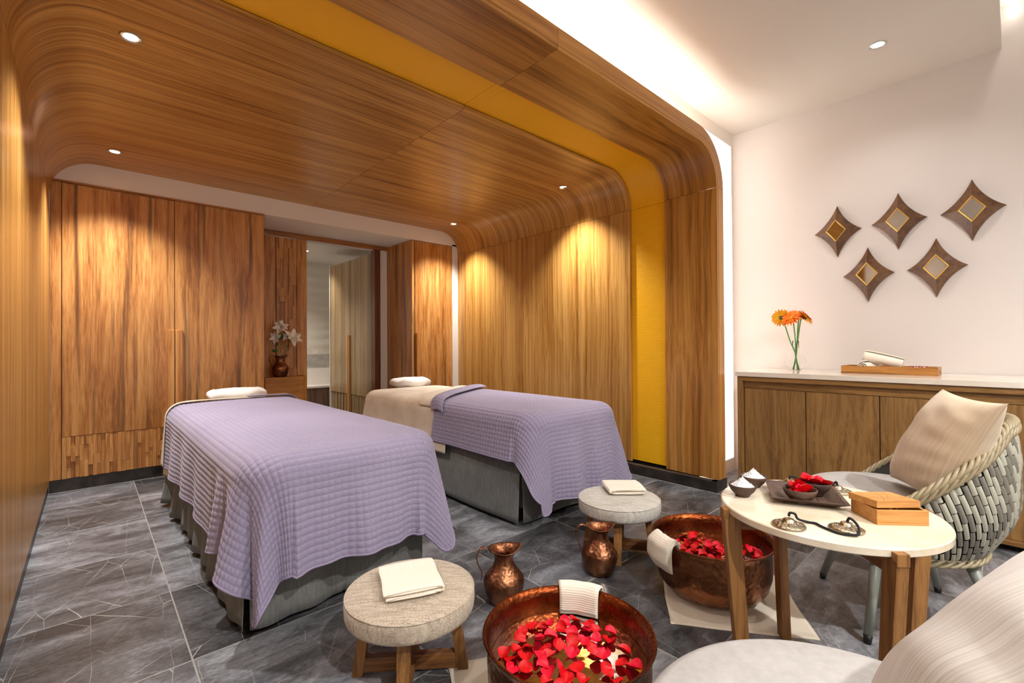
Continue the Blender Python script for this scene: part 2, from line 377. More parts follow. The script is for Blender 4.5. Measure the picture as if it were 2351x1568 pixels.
# walls of the treatment alcove: inner veneer, saffron band and outer frame share one profile
wl=ringobj('wall_left','A',Y2,YB,0,.025,M['arch'],kind='structure',label='left wall of straight-grained teak veneer beside the near massage bed',cat='wall')
wr=ringobj('wall_right','D',Y2,YB,0,.025,M['arch'],kind='structure',label='right alcove wall of golden teak veneer behind the far massage bed',cat='wall')
cl=ringobj('ceiling','B',Y2,YB,0,.025,M['arch'],kind='structure',label='curved teak veneer alcove ceiling over both massage beds',cat='ceiling')
ringobj('panel','C',Y2,YB,0,.025,M['arch'],cl)
arch=empty('curved_portal_frame',(0,0,0),label='wide teak portal frame curving round the front of the alcove',cat='frame')
arch['kind']='structure'
for s in 'ABCD':
    ringobj('frame_panel',s,YF,Y1,0,.02,M['archout'],arch)
    ringobj('frame_face',s,YF-.002,YF+.018,.02,.112,M['archout'],arch)
    ringobj('frame_back',s,Y1-.02,Y1,.02,.06,M['archout'],arch)
    ringobj('fabric_band',s,Y1,Y2,.028,.04,M['yellow'],arch,zb=.10)
# substrate behind joints + shell ends so no light leaks
sh=MB()
sub=empty('trim_1',(0,0,0),label='dark backing carcass behind the veneer joints of the alcove',cat='trim'); sub['kind']='structure'
for s in 'ABCD':
    ringobj('backing',s,YP+.01,YB+.05,.045,.06,M['black'],sub,zb=0.0)
# led coves outside the frame
for s in 'ABCD':
    ringobj('cove_light_strip',s,*((1.6105,1.6115,.07,.111) if s in 'AD' else (1.60,1.65,.028,.036)),M['ledside' if s in 'AD' else 'led'],arch,zb=.12)
for s in 'AD': ringobj('cove_light_baffle',s,1.58,1.61,.0205,.111,M['white'],arch,zb=.12)  # unseen baffle, added to block the side strips' light toward the room
ringobj('painted_cove_glow','D',1.722,1.7285,.10,.68,M['coveglow'],arch,zb=.12)  # glow of the hidden strips on the closing wall, painted as emissive sheet
MB().box((3.715,1.722,ZC-RC),(4.285,1.7285,2.93)).build('painted_cove_glow',M['coveglow'],arch)  # carries the painted glow up toward the ceiling
# closing wall round the frame at YP
x0,x1,zt=-1.25,XW+.02,ZW+.12
mb=MB()
for s in 'ABCD':
    P=sec_pts(s,YP,0); Q=[]
    for p in P:
        a=(p[0]+p[2]*.021,YP,p[1]+p[3]*.021)
        if s=='A': b=(x0,YP,p[1])
        elif s=='D': b=(x1,YP,p[1])
        else:
            d=(p[2],p[3]); ts=[]
            if abs(d[0])>1e-6: ts.append(((x0 if d[0]<0 else x1)-a[0])/d[0])
            if abs(d[1])>1e-6: ts.append((zt-a[2])/d[1])
            tt=min(v for v in ts if v>=0); b=(a[0]+d[0]*tt,YP,a[2]+d[1]*tt)
        Q.append((a,b))
    n=len(mb.v)
    for a,b in Q: mb.v+= [a,b]
    for i in range(len(Q)-1): mb.f.append((n+2*i,n+2*i+1,n+2*i+3,n+2*i+2))
# outer corners
def tri(p,q,c): n=len(mb.v); mb.v+=[p,q,c]; mb.f.append((n,n+1,n+2))
bq=[(a,b) for a,b in zip(mb.v[::2],mb.v[1::2])]
pb=[v for v in mb.v[1::2]]
for i in range(len(pb)-1):
    a,b=pb[i],pb[i+1]
    if abs(a[0]-b[0])>.01 and abs(a[2]-b[2])>.01: 
        cx=x0 if min(a[0],b[0])<=x0+.01 else x1; tri(a,b,(cx,YP,zt))
mb.build('wall_back',M['white'],solid=0,kind='structure',label='white closing wall washed by the cove light around the portal frame',cat='wall')
# right wall, front room shell
XB0,YB0=-1.22,-2.6
mb=MB().box((XW,YB0-.1,0),(XW+.1,YP+.02,ZW+.35)); mb.build('wall_right',M['wall'],kind='structure',label='plain warm white wall carrying the five star mirrors',cat='wall')
MB().box((XB0-.1,YB0-.1,0),(XB0,YP+.02,ZW+.35)).build('wall_left',M['wall'],kind='structure',label='plain wall left of the seating area behind the camera',cat='wall')
MB().box((XB0-.1,YB0-.1,0),(XW+.1,YB0,ZW+.35)).build('wall_front',M['wall'],kind='structure',label='plain wall behind the camera',cat='wall')
ce=MB().box((XB0-.1,.04,ZW),(XW+.05,YP+.02,ZW+.06)).build('ceiling',M['ceil'],kind='structure',label='plain white ceiling over the seating area',cat='ceiling')
MB().box((XB0-.1,YB0-.1,ZW),(XW+.05,-.34,ZW+.06)).build('panel',M['ceil'],ce)
MB().box((XB0-.1,-.36,ZW+.26),(XW+.05,.06,ZW+.30)).build('slot_top',M['ceil'],ce)
MB().box((XB0-.1,-.36,ZW+.05),(XW+.05,-.34,ZW+.28)).build('slot_side',M['ceil'],ce)
MB().box((XB0-.1,.04,ZW+.05),(XW+.05,.06,ZW+.28)).build('slot_side',M['ceil'],ce)
MB().box((XB0,-.04,ZW+.20),(XW,.0,ZW+.215)).build('cove_light_strip',M['led2'],ce)

# floor: grout bed and slate tiles
fl=MB().box((-1.4,-2.8,-.06),(4.6,8.5,-.0008)).build('floor',M['grout'],kind='structure',label='dark veined slate tile floor with pale grout lines',cat='floor')
TX,TY,GX,GY=.652,.6425,.279,.763
cache={}
def tile(xa,xb,ya,yb):
    g=.0027; w_,h_=round(xb-xa-2*g,3),round(yb-ya-2*g,3)
    if w_<.02 or h_<.02: return
    if (w_,h_) not in cache:
        cache[(w_,h_)]=MB().frustum((0,0,-.012),(0,0,-.001),w_/2,h_/2,w_/2,h_/2).frustum((0,0,-.001),(0,0,0),w_/2,h_/2,w_/2-.001,h_/2-.001)
        o=cache[(w_,h_)].build('tile',M['slate'],fl); cache[(w_,h_)]=o.data
    else:
        o=bpy.data.objects.new('tile',cache[(w_,h_)]); COL.objects.link(o); o.parent=fl
    o.location=((xa+xb)/2,(ya+yb)/2,0)
    if random.random()<.5: o.rotation_euler=(0,0,PI)
def cut(a,b,lim):
    c=[a]+[q for q in lim if a+.01<q<b-.01]+[b]; return list(zip(c[:-1],c[1:]))
for i in range(-3,7):
    for j in range(-6,12):
        xa,xb=GX+TX*i,GX+TX*(i+1); ya,yb=GY+TY*j,GY+TY*(j+1)
        xa=max(xa,XB0); xb=min(xb,XW); ya=max(ya,YB0); yb=min(yb,8.3)
        if ya>=yb or xa>=xb: continue
        if ya>=YF-.01 :      # inside the alcove: trim to its walls
            xa=max(xa,XL-.04); xb=min(xb,3.66)
            if xb-xa<.02: continue
        if yb>YB and ya<YB: yb_=[(ya,YB+.0),(YB,yb)]
        else: yb_=[(ya,yb)]
        for a,b in yb_:
            if a>=YB-.01 and (xb<1.3 or xa>3.6): continue
            tile(xa,xb,a,b)
# stone skirtings
sk=MB()
sk.box((3.47,YF-.005,0),(3.62,Y1,.084)); sk.box((3.50,Y1,0),(3.62,Y2,.098)); sk.box((3.52,Y2,0),(3.66,YB,.084))
mbk=MB().box((3.545,YF,0),(3.60,YB,.084)).build('baseboard_right',M['kick'],kind='structure',label='dark stone skirting along the right alcove wall',cat='skirting')
MB().box((3.55,YF-.005,0),(3.74,YF+.04,.084)).build('skirting_return',M['kick'],mbk)
MB().box((XL+.0,YB+.012,0),(1.30,YB+.05,.098)).build('baseboard_back',M['kick'],kind='structure',label='dark stone plinth below the wide teak wardrobe',cat='skirting')
MB().box((XL-.03,Y2,0.0005),(XL-.006,YB,.085)).build('baseboard_left',M['kick'],kind='structure',label='dark recessed skirting below the left teak wall',cat='skirting')

# white fascia at the back of the alcove (profile shape above the doors, strip at the right)
ZD=2.482
mb=MB(); prof=[]
for s in 'BC': prof+=[(p[0]+p[2]*.02,p[1]+p[3]*.02) for p in sec_pts(s,YB)]
y_=YB-.012
n=len(prof)
for (x,z) in prof: mb.v+= [(x,y_,z),(x,y_+.03,z)]
for (x,z) in prof: mb.v+= [(x,y_,min(z,ZD)),(x,y_+.03,min(z,ZD))]
for i in range(n-1):
    mb.f.append((2*i,2*i+2,2*n+2*i+2,2*n+2*i)); mb.f.append((2*n+2*i,2*n+2*i+2,2*n+2*i+3,2*n+2*i+1))
    mb.f.append((2*i+1,2*n+2*i+1,2*n+2*i+3,2*i+3))
fa=mb.build('wall_back',M['white'],kind='structure',label='white plaster fascia above the teak wardrobes at the back of the alcove',cat='wall')
MB().box((3.60,YB-.012,0),(3.72,YB+.03,ZD+.02)).build('fascia_strip',M['white'],fa)
MB().box((XL,YB-.018,ZD-.012),(1.30,YB-.008,ZD)).build('shadow_bead',M['beam'],fa)
# recess soffit, beam, side returns
YR=5.78
MB().box((1.28,YB+.02,ZD+.004),(3.0,YR+.0,ZD+.03)).build('ceiling',M['white'],kind='structure',label='white soffit over the recess in front of the passage',cat='ceiling')
bmn=MB().box((1.30,YR-.03,2.428),(2.985,YR+.08,ZD+.003)).build('trim_2',M['beam'],bevel=.003,kind='structure',label='horizontal teak beam spanning the passage opening',cat='trim')
MB().box((2.868,YR-.01,0),(2.985,YR+.08,2.428)).build('wall_back',M['white'],kind='structure',label='narrow white wall strip beside the dark door jamb',cat='wall')
jb=MB().box((2.787,YR-.05,0),(2.868,YR+.06,2.428)).build('door_1',M['jamb'],bevel=.003,kind='structure',label='dark teak door jamb at the passage opening',cat='door frame')

# next room shell
bx=MB()
bx.box((1.2,YR+.08,2.60),(3.3,8.4,2.64)).build('ceiling',M['white'],kind='structure',label='pale ceiling of the bathroom beyond the passage',cat='ceiling')
MB().box((1.2,YR+.08,0),(1.3,8.4,2.64)).build('wall_left',M['wall'],kind='structure',label='plain side wall of the bathroom beyond',cat='wall')
MB().box((1.3,YR+.0,2.42),(2.9,YR+.08,2.66)).build('wall_front',M['wall'],kind='structure',label='plain lintel above the passage opening',cat='wall')
# undulating relief wall
P=np.zeros((60,90,3))
for i in range(60):
    for j in range(90):
        x=1.3+2.6*i/59; z=1.10+1.5*j/89
        P[i,j]=(x,8.20-.018*(.5+.5*math.sin(z*38+1.2*math.sin(x*7)))*(.6+.4*math.sin(x*5+z*3)),z)
rw=MB().grid(P).build('wall_back',M['relief'],smooth=True,kind='structure',label='pale rippled relief wall seen through the passage',cat='wall')
MB().box((1.3,8.17,0),(3.95,8.3,2.64)).build('backing',M['relief'],rw) if False else None
MB().box((1.3,8.22,0),(3.95,8.3,2.64)).build('backing',M['relief'],rw)
MB().box((3.75,7.2,0),(3.85,8.3,2.64)).build('wall_right',M['wall'],kind='structure',label='far side wall of the bathroom beyond',cat='wall')
tub=empty('bath_surround',(2.9,7.9,0),label='stone bath surround with wood deck seen through the passage',cat='bath')
MB().box((-1.5,.22,1.01),(.8,.27,1.105)).build('marble_upstand',M['slab'],tub)
MB().box((-1.5,.10,.77),(.8,.27,1.01)).build('stone_ledge',M['greystone'],tub,bevel=.003)
MB().box((-1.5,.05,.50),(.8,.27,.77)).build('white_panel',M['white'],tub)
MB().box((-1.5,-.30,.47),(.8,.27,.50)).build('rim',M['slab'],tub)
MB().box((-1.5,-.28,.001),(.8,.30,.47)).build('timber_side',M['deck'],tub)

# ------------------------------------------------------------------ lamps
def downlight(x,y,z,label,group,power=ARCH_W,aim=(0,0,-1),cone=104,temp=(1,.985,.972),tilt=0):
    t=empty('ceiling_downlight',(x,y,z),label=label,cat='light',group=group)
    MB().lathe([(.030,.012),(.036,.0),(.040,-.004),(.044,-.004),(.046,-.0005)],40).build('trim_ring',M['steel'],t,smooth=True)
    MB().lathe([(.001,.001),(.030,.001),(.030,.0)],32,cap0=True).build('lens',M['glow'],t)
    l=bpy.data.lights.new('lamp','SPOT'); l.energy=power; l.spot_size=R(cone); l.spot_blend=1; l.shadow_soft_size=.035; l.color=temp
    o=bpy.data.objects.new('lamp',l); COL.objects.link(o); o.parent=t; o.location=(0,0,-.03)
    return t
for x,y,d in ((.147,2.89,'nearer left'),(.142,4.67,'farther left'),(3.345,2.91,'nearer right'),(3.335,4.70,'farther right')):
    downlight(x,y,ZC-.001,'round white downlight at the %s corner of the teak ceiling'%d,'downlights in the teak ceiling')
downlight(3.708,.574,ZW-.001,'round downlight in the white ceiling above the sideboard','downlights in the white ceiling',ROOM_W*.6,cone=140)
downlight(2.1,.65,ZW-.001,'round downlight in the white ceiling straight above the marble table','downlights in the white ceiling',ROOM_W,cone=140)
downlight(.5,.75,ZW-.001,'round downlight in the white ceiling above the camera, left of the table','downlights in the white ceiling',ROOM_W,cone=140)
downlight(2.1,-1.4,ZW-.001,'added unseen fill downlight behind the camera in line with the marble table','downlights in the white ceiling',270,cone=172)  # added fill: strong wide cone lights the alcove from the front
downlight(.3,-1.4,ZW-.001,'added unseen fill downlight behind the camera near the left wall','downlights in the white ceiling',270,cone=172)  # second added fill reaching deep into the alcove
downlight(3.7,-1.4,ZW-.001,'added unseen fill downlight behind the camera above the far end of the sideboard','downlights in the white ceiling',35,cone=140)  # weaker added fill on the sideboard side, out of view
downlight(2.44,7.3,2.599,'small downlight in the bathroom ceiling beyond the passage','bathroom downlights',BATH_W,temp=(1,.96,.9))
downlight(1.9,6.6,2.599,'downlight in the bathroom ceiling hidden behind the beam','bathroom downlights',BATH_W,temp=(1,.96,.9))
downlight(1.6,7.7,2.599,'added downlight in the bathroom ceiling, hidden behind the carved panel','bathroom downlights',BATH_W,temp=(1,.96,.9))  # extra lamp added out of view to light the bathroom

# ------------------------------------------------------------------ WARDROBES
def slat_band(parent, x0,x1,z0,z1,y,mat,wd=.026,face='-y'):
    """vertical staggered slat pieces of different depth"""
    x=x0; shared={}
    while x<x1-.004:
        z=z0
        while z<z1-.01:
            h=random.choice((.09,.13,.17,.33)); h=min(h,z1-z); 
            if z1-z-h<.04: h=z1-z
            dep=random.choice((.004,.012,.018,.024))
            key=(round(h,3),dep)
            if key not in shared:
                q=MB().box((0,-dep,.0006),(wd-.0012,.012,h-.0012)).build('slat',mat,parent); shared[key]=q.data
            else:
                q=bpy.data.objects.new('slat',shared[key]); COL.objects.link(q); q.parent=parent
            q.location=(x,y,z); z+=h
        x+=wd
wd=empty('built_in_wardrobe',(.53,YB,.10),label='wide built-in teak wardrobe with two tall doors left of the passage',cat='wardrobe',group=None)
ox,oy,oz=.53,YB,.10
def bl(x0_,y0_,z0_,x1_,y1_,z1_): return (x0_-ox,y0_-oy,z0_-oz),(x1_-ox,y1_-oy,z1_-oz)
MB().box(*bl(XL+.001,YB+.03,.10,1.298,YR+.0,ZD)).build('carcass',M['door'],wd)
MB().box(*bl(XL+.001,YB+.004,.10,-.168,YB+.03,ZD-.014)).build('stile',M['door'],wd,bevel=.001)
d1=MB().box(*bl(-.163,YB+.002,.435,.563,YB+.026,ZD-.018)).build('door',M['door'],wd,bevel=.0015)
d2=MB().box(*bl(.568,YB+.002,.435,1.299,YB+.026,ZD-.014)).build('door',M['door'],wd,bevel=.0015)
MB().box(*bl(.515,YB-.020,.45,.5625,YB+.002,1.302)).build('handle',M['slat'],d1,bevel=.004)
MB().box(*bl(.5685,YB-.020,.45,.624,YB+.002,1.302)).build('handle',M['slat'],d2,bevel=.004)
MB().box(*bl(-.163,YB+.02,.10,1.298,YB+.03,.433)).build('slat_backing',M['jamb'],wd)
slat_band(wd,-.163-ox,1.29-ox,0.0,.333,.018,M['slat'])
# right block
wb=empty('corner_wardrobe',(3.29,YB,0),label='tall narrow teak wardrobe between the passage and the right alcove wall',cat='wardrobe')
ox,oy,oz=3.29,YB,0
MB().box(*bl(2.99,YB+.02,.085,3.598,YR-.0,ZD)).build('carcass',M['door'],wb)
d=MB().box(*bl(3.032,YB-.004,.085,3.598,YB+.018,ZD-.01)).build('door',M['door'],wb,bevel=.0015)
MB().box(*bl(2.99,YB+.0,.085,3.024,YB+.02,ZD-.004)).build('stile',M['door'],wb,bevel=.001)
MB().box(*bl(3.024,YB-.018,.45,3.052,YB+.016,1.302)).build('handle',M['jamb'],d,bevel=.003)
MB().box(*bl(2.995,YB+.02,0,3.60,YR-.0,.084)).build('plinth',M['kick'],wb)
# bathroom wardrobe, faces -x on plane x=2.80
bw=empty('bathroom_wardrobe',(2.80,6.55,0),label='greyed teak wardrobe with two doors standing in the bathroom beyond the passage',cat='wardrobe')
def b2(x0_,y0_,z0_,x1_,y1_,z1_): return (x0_-2.80,y0_-6.55,z0_),(x1_-2.80,y1_-6.55,z1_)
MB().box(*b2(2.83,5.87,.0,3.4,7.30,2.40)).build('carcass',M['bathdoor'],bw)
for ya,yb,hy in ((5.87,6.572,6.535),(6.577,7.28,6.58)):
    d=MB().box(*b2(2.80,ya,.44,2.825,yb,2.395)).build('door',M['bathdoor'],bw,bevel=.0015)
    MB().box(*b2(2.775,hy,.12,2.80,hy+.036,1.30)).build('handle',M['slat'],d,bevel=.003)
for k in range(52):
    yy=5.87+k*.027; dep=random.choice((.0,.008,.016)); z0_=random.choice((.1,.12,.18))
    q=MB().box(*b2(2.80+dep,yy,z0_,2.832,yy+.024,.432)).build('slat',M['bathdoor'],bw) if k<4 else None
    if q is None:
        q=bpy.data.objects.new('slat',bpy.data.meshes.get('slat')); 
        q=MB().box(*b2(2.80+dep,yy,z0_,2.832,yy+.024,.432)).build('slat',M['bathdoor'],bw)
MB().box(*b2(2.79,7.285,0,3.4,7.31,2.42)).build('edge_trim',M['white'],bw)
# carved screen panel at the end of the recess
sc=empty('carved_wall_panel',(1.62,YR,0),label='teak wall panel with a carved column of staggered blocks beside the passage opening',cat='wall panel')
def b3(x0_,y0_,z0_,x1_,y1_,z1_): return (x0_-1.62,y0_-YR,z0_),(x1_-1.62,y1_-YR,z1_)
MB().box(*b3(1.30,YR+.012,0,1.935,YR+.08,2.428)).build('backing',M['jamb'],sc)
MB().box(*b3(1.302,YR,0.001,1.585,YR+.012,2.425)).build('board',M['archout'] if False else M['door'],sc,bevel=.002)
MB().box(*b3(1.822,YR-.006,0.001,1.934,YR+.012,2.425)).build('board',M['door'],sc,bevel=.002)
for c in range(5):
    x=1.596+c*.0445; z=.01
    while z<2.41:
        h=min(random.choice((.08,.16,.24,.34)),2.42-z)
        dep=random.choice((.0,.006,.012,-.006,-.009))
        MB().box(*b3(x,YR+dep-.004,z+.0008,x+.0432,YR+.012,z+h-.0008)).build('block',M['door'],sc); z+=h
# pedestal and copper jug with lilies
pd=empty('side_pedestal',(1.63,5.64,0),label='square oak pedestal cabinet in the recess under the lily jug',cat='cabinet')
MB().box((-.215,-.09,0.001),(.195,.125,.80)).build('body',M['cab'],pd,bevel=.003)
MB().box((.198,-.085,0.001),(.225,.125,.805)).build('side_panel',M['cab'],pd,bevel=.002)

def jug(loc,rz,sc,label,group='copper water jugs',hand=1):
    t=empty('copper_jug',loc,rz,label,'jug',group); s=sc
    prof=[(.001,.0),(.058,.0),(.066,.006),(.080,.035),(.089,.070),(.092,.098),(.088,.112),(.074,.130),(.054,.155),(.043,.178),(.041,.195),(.047,.215),(.060,.232),(.068,.2365),(.0672,.2385),(.058,.2345),(.044,.217),(.0375,.195),(.0395,.178),(.050,.155),(.070,.130),(.084,.110),(.086,.080),(.060,.01),(.001,.008)]
    mb=MB().lathe([(a*s,b*s) for a,b in prof],56)
    vs=[]
    for x,y,z in mb.v:
        k=max(0,(z/s-.20)/.035); a=math.atan2(y,x)
        sp=math.exp(-(a/.45)**2)*.016*s*k
        vs.append((x+sp*math.cos(a),y,z+sp*.35+ .004*s*k*math.cos(2*a)))
    mb.v=vs; mb.build('body',M['jug'],t,smooth=True)
    h=bz([(-.062,0,.232),(-.080,0,.246),(-.104,0,.243),(-.122,0,.215),(-.118,0,.18),(-.104,0,.150),(-.098,0,.122),(-.106,0,.104)],40)
    MB().tube([p*s for p in h],[.0095*s*(1 if i<30 else 1-(i-30)/14) for i in range(41)],8,flat=.28,up=(1,0,0)).build('handle',M['jug'],t,smooth=True)
    return t
jg=jug((1.588,5.62,.801),R(10),1.0,'copper jug on the pedestal holding white lilies')
def petal_grid(L,W,curl,cup,n=7,mcount=5,tip=1.0):
    """petal along +x, returns grid"""
    P=np.zeros((n,mcount,3))
    for i in range(n):
        u=i/(n-1)
        wid=W*(math.sin(PI*min(1,u**.75*.97))**.7 if tip==1 else math.sin(PI*(u**.8))**.8)*.5+.0008
        if i==n-1 and tip==1: wid=W*.04
        for j in range(mcount):
            v=(j/(mcount-1)-.5)*2
            P[i,j]=(L*u, wid*v, curl*L*u*u + cup*wid*v*v)
    return P
def xf(P,Mx):
    sh=P.shape; q=np.c_[P.reshape(-1,3),np.ones(sh[0]*sh[1])]@np.array(Mx).T; return q[:,:3].reshape(sh)
def dirmat(p,d,roll=0):
    z=Vector(d).normalized(); q=z.to_track_quat('Z','Y').to_matrix().to_4x4(); q=Matrix.Translation(p)@q@Matrix.Rotation(roll,4,'Z'); return q
def lily(parent_label,base,pts,heads,leaves,group='white lilies in the copper jug'):
    t=empty('lily',base,0,parent_label,'flower',group)
    MB().tube(bz(pts,14),.0035,7).build('stem',M['stem'],t,smooth=True)
    for p,d,s in heads:
        fl_=MB().lathe([(.002,0),(.006,.012),(.008,.02)],10).build('flower',M['lily'],t,smooth=True)
        fl_.matrix_local=dirmat(p,d)
        for k in range(6):
            g=petal_grid(.088*s,.056*s,-.5,.35)
            g=xf(g,Matrix.Rotation(k*PI/3+.3,4,'Z')@Matrix.Rotation(-R(62 if k%2 else 48),4,'Y'))
            MB().grid(g).build('petal',M['lily'],fl_,smooth=True,solid=.0008)
        MB().tube([(0,0,.005),(.004,0,.05)],.0012,5).build('pistil',M['stem'],fl_)
    for p,d,s in leaves:
        g=petal_grid(.085*s,.03*s,-.3,.3); o=MB().grid(g).build('leaf',M['leaf'],t,smooth=True,solid=.0008)
        o.matrix_local=dirmat(p,d)@Matrix.Rotation(-PI/2,4,'Y')
lily('lily stem with two stacked white blooms rising from the copper jug',(1.57,5.62,.98),[(0,0,-.1),(.0,0,.05),(.005,-.01,.2),(.02,-.01,.37)],
     [((.03,-.01,.37),(-.5,-.7,.35),1.05),((.015,-.015,.385),(.8,-.5,.4),.95),((-.02,-.015,.27),(-.75,-.6,-.15),.85),((.05,0,.28),(.6,-.7,-.2),.6)],
     [((.005,-.01,.24),(.55,-.3,.9),1.2),((.0,-.01,.20),(-.7,-.4,-.5),1.0),((0,0,.12),(-.9,-.3,-.05),1.15)])
lily('lily stem leaning right with one broad white bloom over the copper jug',(1.60,5.61,.98),[(0,0,-.1),(.02,0,.05),(.045,0,.15),(.10,-.01,.24)],
     [((.10,-.01,.25),(.3,-.85,.45),1.3),((.13,-.01,.27),(.75,-.4,-.2),.95)],[((.05,0,.16),(.8,-.2,.5),.4)])

# ------------------------------------------------------------------ MASSAGE BEDS
def drape(hw,hl,top,rc,re,ext,step,fold,bfun=None,quilt=0,lift=0,cell=.028,flare=.05,rnd=0):
    """ext=(left,right,foot,head) overhang in blanket coordinates; foot is -y.  returns grid positions and (a,b)"""
    a0,a1,b0,b1=-hw-ext[0],hw+ext[1],-hl-ext[2],hl+ext[3]
    if quilt: a0,a1,b0,b1=[round(q/cell)*cell for q in (a0,a1,b0,b1)]; step=cell/4
    na=int(round((a1-a0)/step))+1; nb=int(round((b1-b0)/step))+1
    A=np.linspace(a0,a1,na)[:,None]*np.ones((1,nb)); T=np.linspace(0,1,nb)[None,:]*np.ones((na,1))
    if bfun is None: B=b0+T*(b1-b0)
    else:
        lo,hi=bfun(A); B=lo+T*(hi-lo)
    if rnd:
        for sx in (-1,1):
            ex=(A*sx-(abs(a0 if sx<0 else a1)-rnd))/rnd; ey=(-B-(abs(b0)-rnd))/rnd
            m_=(ex>0)&(ey>0); l_=np.hypot(ex,ey)+1e-9; k_=np.where(m_,np.maximum(ex,ey)/l_,1)
            A=np.where(m_,sx*((abs(a0 if sx<0 else a1)-rnd)+ex*k_*rnd),A); B=np.where(m_,-((abs(b0)-rnd)+ey*k_*rnd),B)
    cx=np.clip(A,-(hw-rc),hw-rc); cy=np.clip(B,-(hl-rc),hl-rc)
    vx,vy=A-cx,B-cy; dist=np.hypot(vx,vy); dd=np.maximum(dist,1e-9)
    nx,ny=vx/dd,vy/dd; d=np.maximum(dist-rc,0); on=np.minimum(dist,rc)
    arc=re*PI/2; th=np.clip(d/re,0,PI/2)
    h=re*np.sin(th); z=-re*(1-np.cos(th)); dr=np.maximum(d-arc,0)
    fl_=flare*dr; 
    qx=cx+nx*on; qy=cy+ny*on
    ang=np.arctan2(ny,nx)
    f1,f2=fold(qx,qy,ang,dr)       # outward displacement, vertical scale
    h=h+fl_+f1; z=z-dr*f2
    # crown of the padded top
    ins=np.clip(1-(np.abs(A)/hw)**4,0,1)*np.clip(1-(np.abs(B)/hl)**8,0,1)
    X=qx+nx*h; Y=qy+ny*h; Z=top+z+.012*ins+lift
    P=np.stack([X,Y,Z],-1)
    return P,A,B
def normals(P):
    gu=np.gradient(P,axis=0); gv=np.gradient(P,axis=1); n=np.cross(gu,gv); n/=np.linalg.norm(n,axis=-1,keepdims=True)+1e-12; return n
def vnoise(A,B,fx,fy,seed,amp=1):
    r_=np.random.default_rng(seed); out=0
    for k in range(5):
        p,q=r_.uniform(-1,1,2); ph=r_.uniform(0,6.28); out=out+np.sin(A*fx*p*2+B*fy*q*2+ph)
    return out*amp/3
def quilted(P,A,B,cell=.028,h=.0032):
    n=normals(P)
    q=(np.abs(np.sin(PI*A/cell))*np.abs(np.sin(PI*B/cell)))**.45
    return P+n*(q*h)[...,None]
def cloth(name,P,A,B,mat,parent=None,thick=.005,**k):
    uv=np.stack([A,B],-1).reshape(-1,2)
    return MB().grid(P).build(name,mat,parent,smooth=True,solid=-thick,uvs=uv,**k)
def edge_tube(P,rad):
    n=normals(P); mb=MB()
    loops=[P[0],P[:,-1],P[-1][::-1],P[:,0][::-1]]
    for L in loops: mb.tube(L[::3].tolist()+[L[-1].tolist()],rad,6)
    return mb
def G(x,c,s): return np.exp(-((x-c)/s)**2)

def bed(cx,cy,hw,hl,label,side,pil,plabel,qlabel,slabel,quiltdef,sheetdef,skirtfold):
    t=empty('massage_bed',(cx,cy,0),0,label,'bed','massage beds')
    TOP=.70
    # base frame and mattress
    MB().box((-hw+.07,-hl+.18,.02),(hw-.07,hl-.12,.10)).build('plinth',M['black'],t)
    MB().box((-hw+.05,-hl+.15,.10),(hw-.05,hl-.08,.56)).build('base',M['skirt'],t)
    MB().box((-hw+.01,-hl+.01,.56),(hw-.01,hl-.01,TOP+.004)).build('mattress',M['matt'],t,bevel=.06,seg=5,smooth=False)
    # gathered skirt: foot, left, right, head panels
    x0_,x1_,y0_,y1_=-hw+.012,hw-.012,-hl+.11,hl-.06
    for nm,p,q in (('l',(x0_,y1_),(x0_,y0_)),('f',(x0_,y0_),(x1_,y0_)),('r',(x1_,y0_),(x1_,y1_)),('h',(x1_,y1_),(x0_,y1_))):
        n=90; Pm=np.zeros((n,14,3)); dx,dy=q[0]-p[0],q[1]-p[1]; L=math.hypot(dx,dy); ox_,oy_=dy/L,-dx/L
        for i in range(n):
            s_=i/(n-1)
            for j in range(14):
                v=j/13; zz=.57-(.57-.028)*v
                o_=skirtfold(nm,s_*L,L,v)
                Pm[i,j]=(p[0]+dx*s_+ox_*o_,p[1]+dy*s_+oy_*o_,zz)
        MB().grid(Pm).build('skirt_panel',M['skirt'],t,smooth=True,solid=.003)
    # head rest bracket
    MB().box((pil[0]-cx-.05,hl-.05,.62),(pil[0]-cx+.05,pil[1]-cy,.645)).build('headrest_arm',M['matt'],t,bevel=.004)
    # sheet and quilt lie on the bed
    sheetdef(cx,cy,hw,hl,TOP+.012,slabel); quiltdef(cx,cy,hw,hl,TOP+.018,qlabel)
    # face cradle pillow
    P=np.zeros((40,22,3))
    for i in range(40):
        a=2*PI*i/40
        for j in range(22):
            b=-PI/2+PI*j/21; sb_=math.copysign(abs(math.sin(b))**.8,math.sin(b)); cb_=max(0,math.cos(b))**.7
            r_=1+.05*math.sin(3*a+1)
            P[i,j]=(.225*r_*cb_*math.copysign(abs(math.cos(a))**.8,math.cos(a)),.17*r_*cb_*math.copysign(abs(math.sin(a))**.8,math.sin(a)),.055*sb_+(.008*math.sin(5*a) if 5<j<17 else 0))
    pl=MB().grid(P,closeu=True).build('face_cradle_cushion',M['pillowwhite'],smooth=True)
    pl.location=(pil[0],pil[1],pil[2]); setp(pl,plabel,'cushion','face cradle cushions')
    return t

